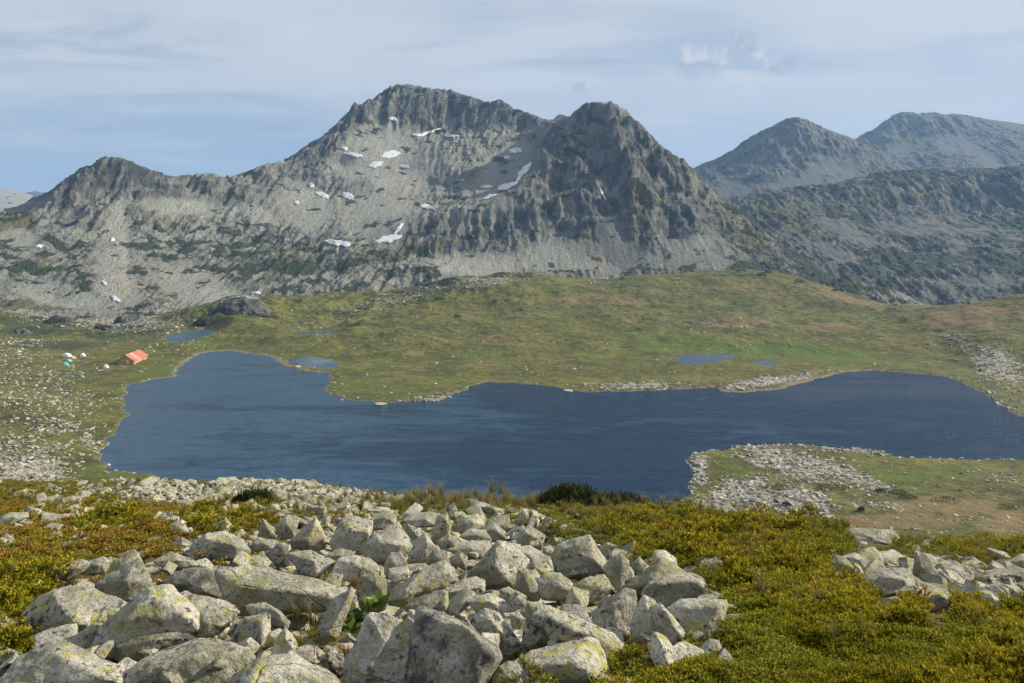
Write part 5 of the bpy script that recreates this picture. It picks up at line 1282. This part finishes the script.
tent('turquoise tent nearest the lake side of the camp', 65.5, 365, 2.6, 3.2, 1.5, (.12, .50, .46), 60, 'tents near the hut')
tent('pale turquoise tent behind the darker turquoise one', 69, 361.5, 2.4, 3.0, 1.3, (.22, .56, .52), 75, 'tents near the hut')
tent('greyish white tent between the camp and the hut', 106, 368, 2.6, 3.4, 1.8, (.66, .64, .62), 30, 'tents near the hut')

# boulders that can be told apart beside the water
for x, y, s, lb in [(141,372,7,'pale boulder on the shore below the hut'),(298,367,8,'flat rock on the grassy strip by the lagoon'),(741,389,8,'dark islet rock off the far shore'),(568,392,12,'low mossy islet rock off the grassy headland'),(380,406,12,'flat dark rock in the water below the grassy headland'),(342,401,5,'rock at the western tip of the grassy headland'),(101,371,6,'pale rock below the greyish tent'),(170,366,7,'pale rock right of the hut')]:
    h = hit(x, y, 150, 700, 1500)
    if h is None: continue
    m = h[1] / F; w = s * m
    o = bpy.data.objects.new('boulder', PROTO[rs.randint(12)]); COL.objects.link(o)
    o.location = (h[0], h[1], max(h[2], -70.2) + .12 * w * .3); o.scale = (w, w * .9, w * .4); o.rotation_euler = (0, 0, rs.uniform(0, 6))
    setp(o, lb, 'boulder')

# a dark knoll of bedrock by the tarn
for k, (x, y, wpx, hpx, lb) in enumerate([(241,310,74,14,'dark rocky knoll beside the small tarn'),(205,322,26,6,'low rock outcrop left of the dark knoll'),(130,322,40,8,'rock outcrop in the heather behind the hut'),(60,324,46,9,'broken rock outcrop at the left behind the camp'),(25,334,36,7,'leftmost rock outcrop behind the camp'),(105,330,30,6,'low rock outcrop between the camp and the tarn')]):
    h = hit(x, y, 300, 800, 1500)
    if h is None: continue
    m = h[1] / F; w, H = wpx * m, hpx * m
    r3 = np.random.RandomState(900 + k)
    pts = [(math.cos(a) * w / 2 * r3.uniform(.8, 1.05), math.sin(a) * w / 2.4 * r3.uniform(.8, 1.05), -.35 * H) for a in np.linspace(0, 6.28, 11)[:-1]]
    pts += [(math.cos(a) * w * .27 * r3.uniform(.7, 1.3), math.sin(a) * w * .2, H * r3.uniform(.6, .85)) for a in np.linspace(0, 6.28, 7)[:-1]] + [(-.06 * w, 0, H)]
    me = rock_mesh('rock_outcrop', pts, math.sqrt(w * H) * 1.1, 500 + k, bev=.03, levels=4, amp=1.5)
    me.materials[0] = MROCK
    at = me.attributes.new('darkrock_shade', 'FLOAT', 'POINT'); at.data.foreach_set('value', np.full(len(me.vertices), .55, np.float32))
    at = me.attributes.new('pine', 'FLOAT', 'POINT'); at.data.foreach_set('value', np.full(len(me.vertices), .36, np.float32))
    o = bpy.data.objects.new('rock_outcrop', me); COL.objects.link(o); o.location = tuple(h)
    setp(o, lb, 'rock outcrop')
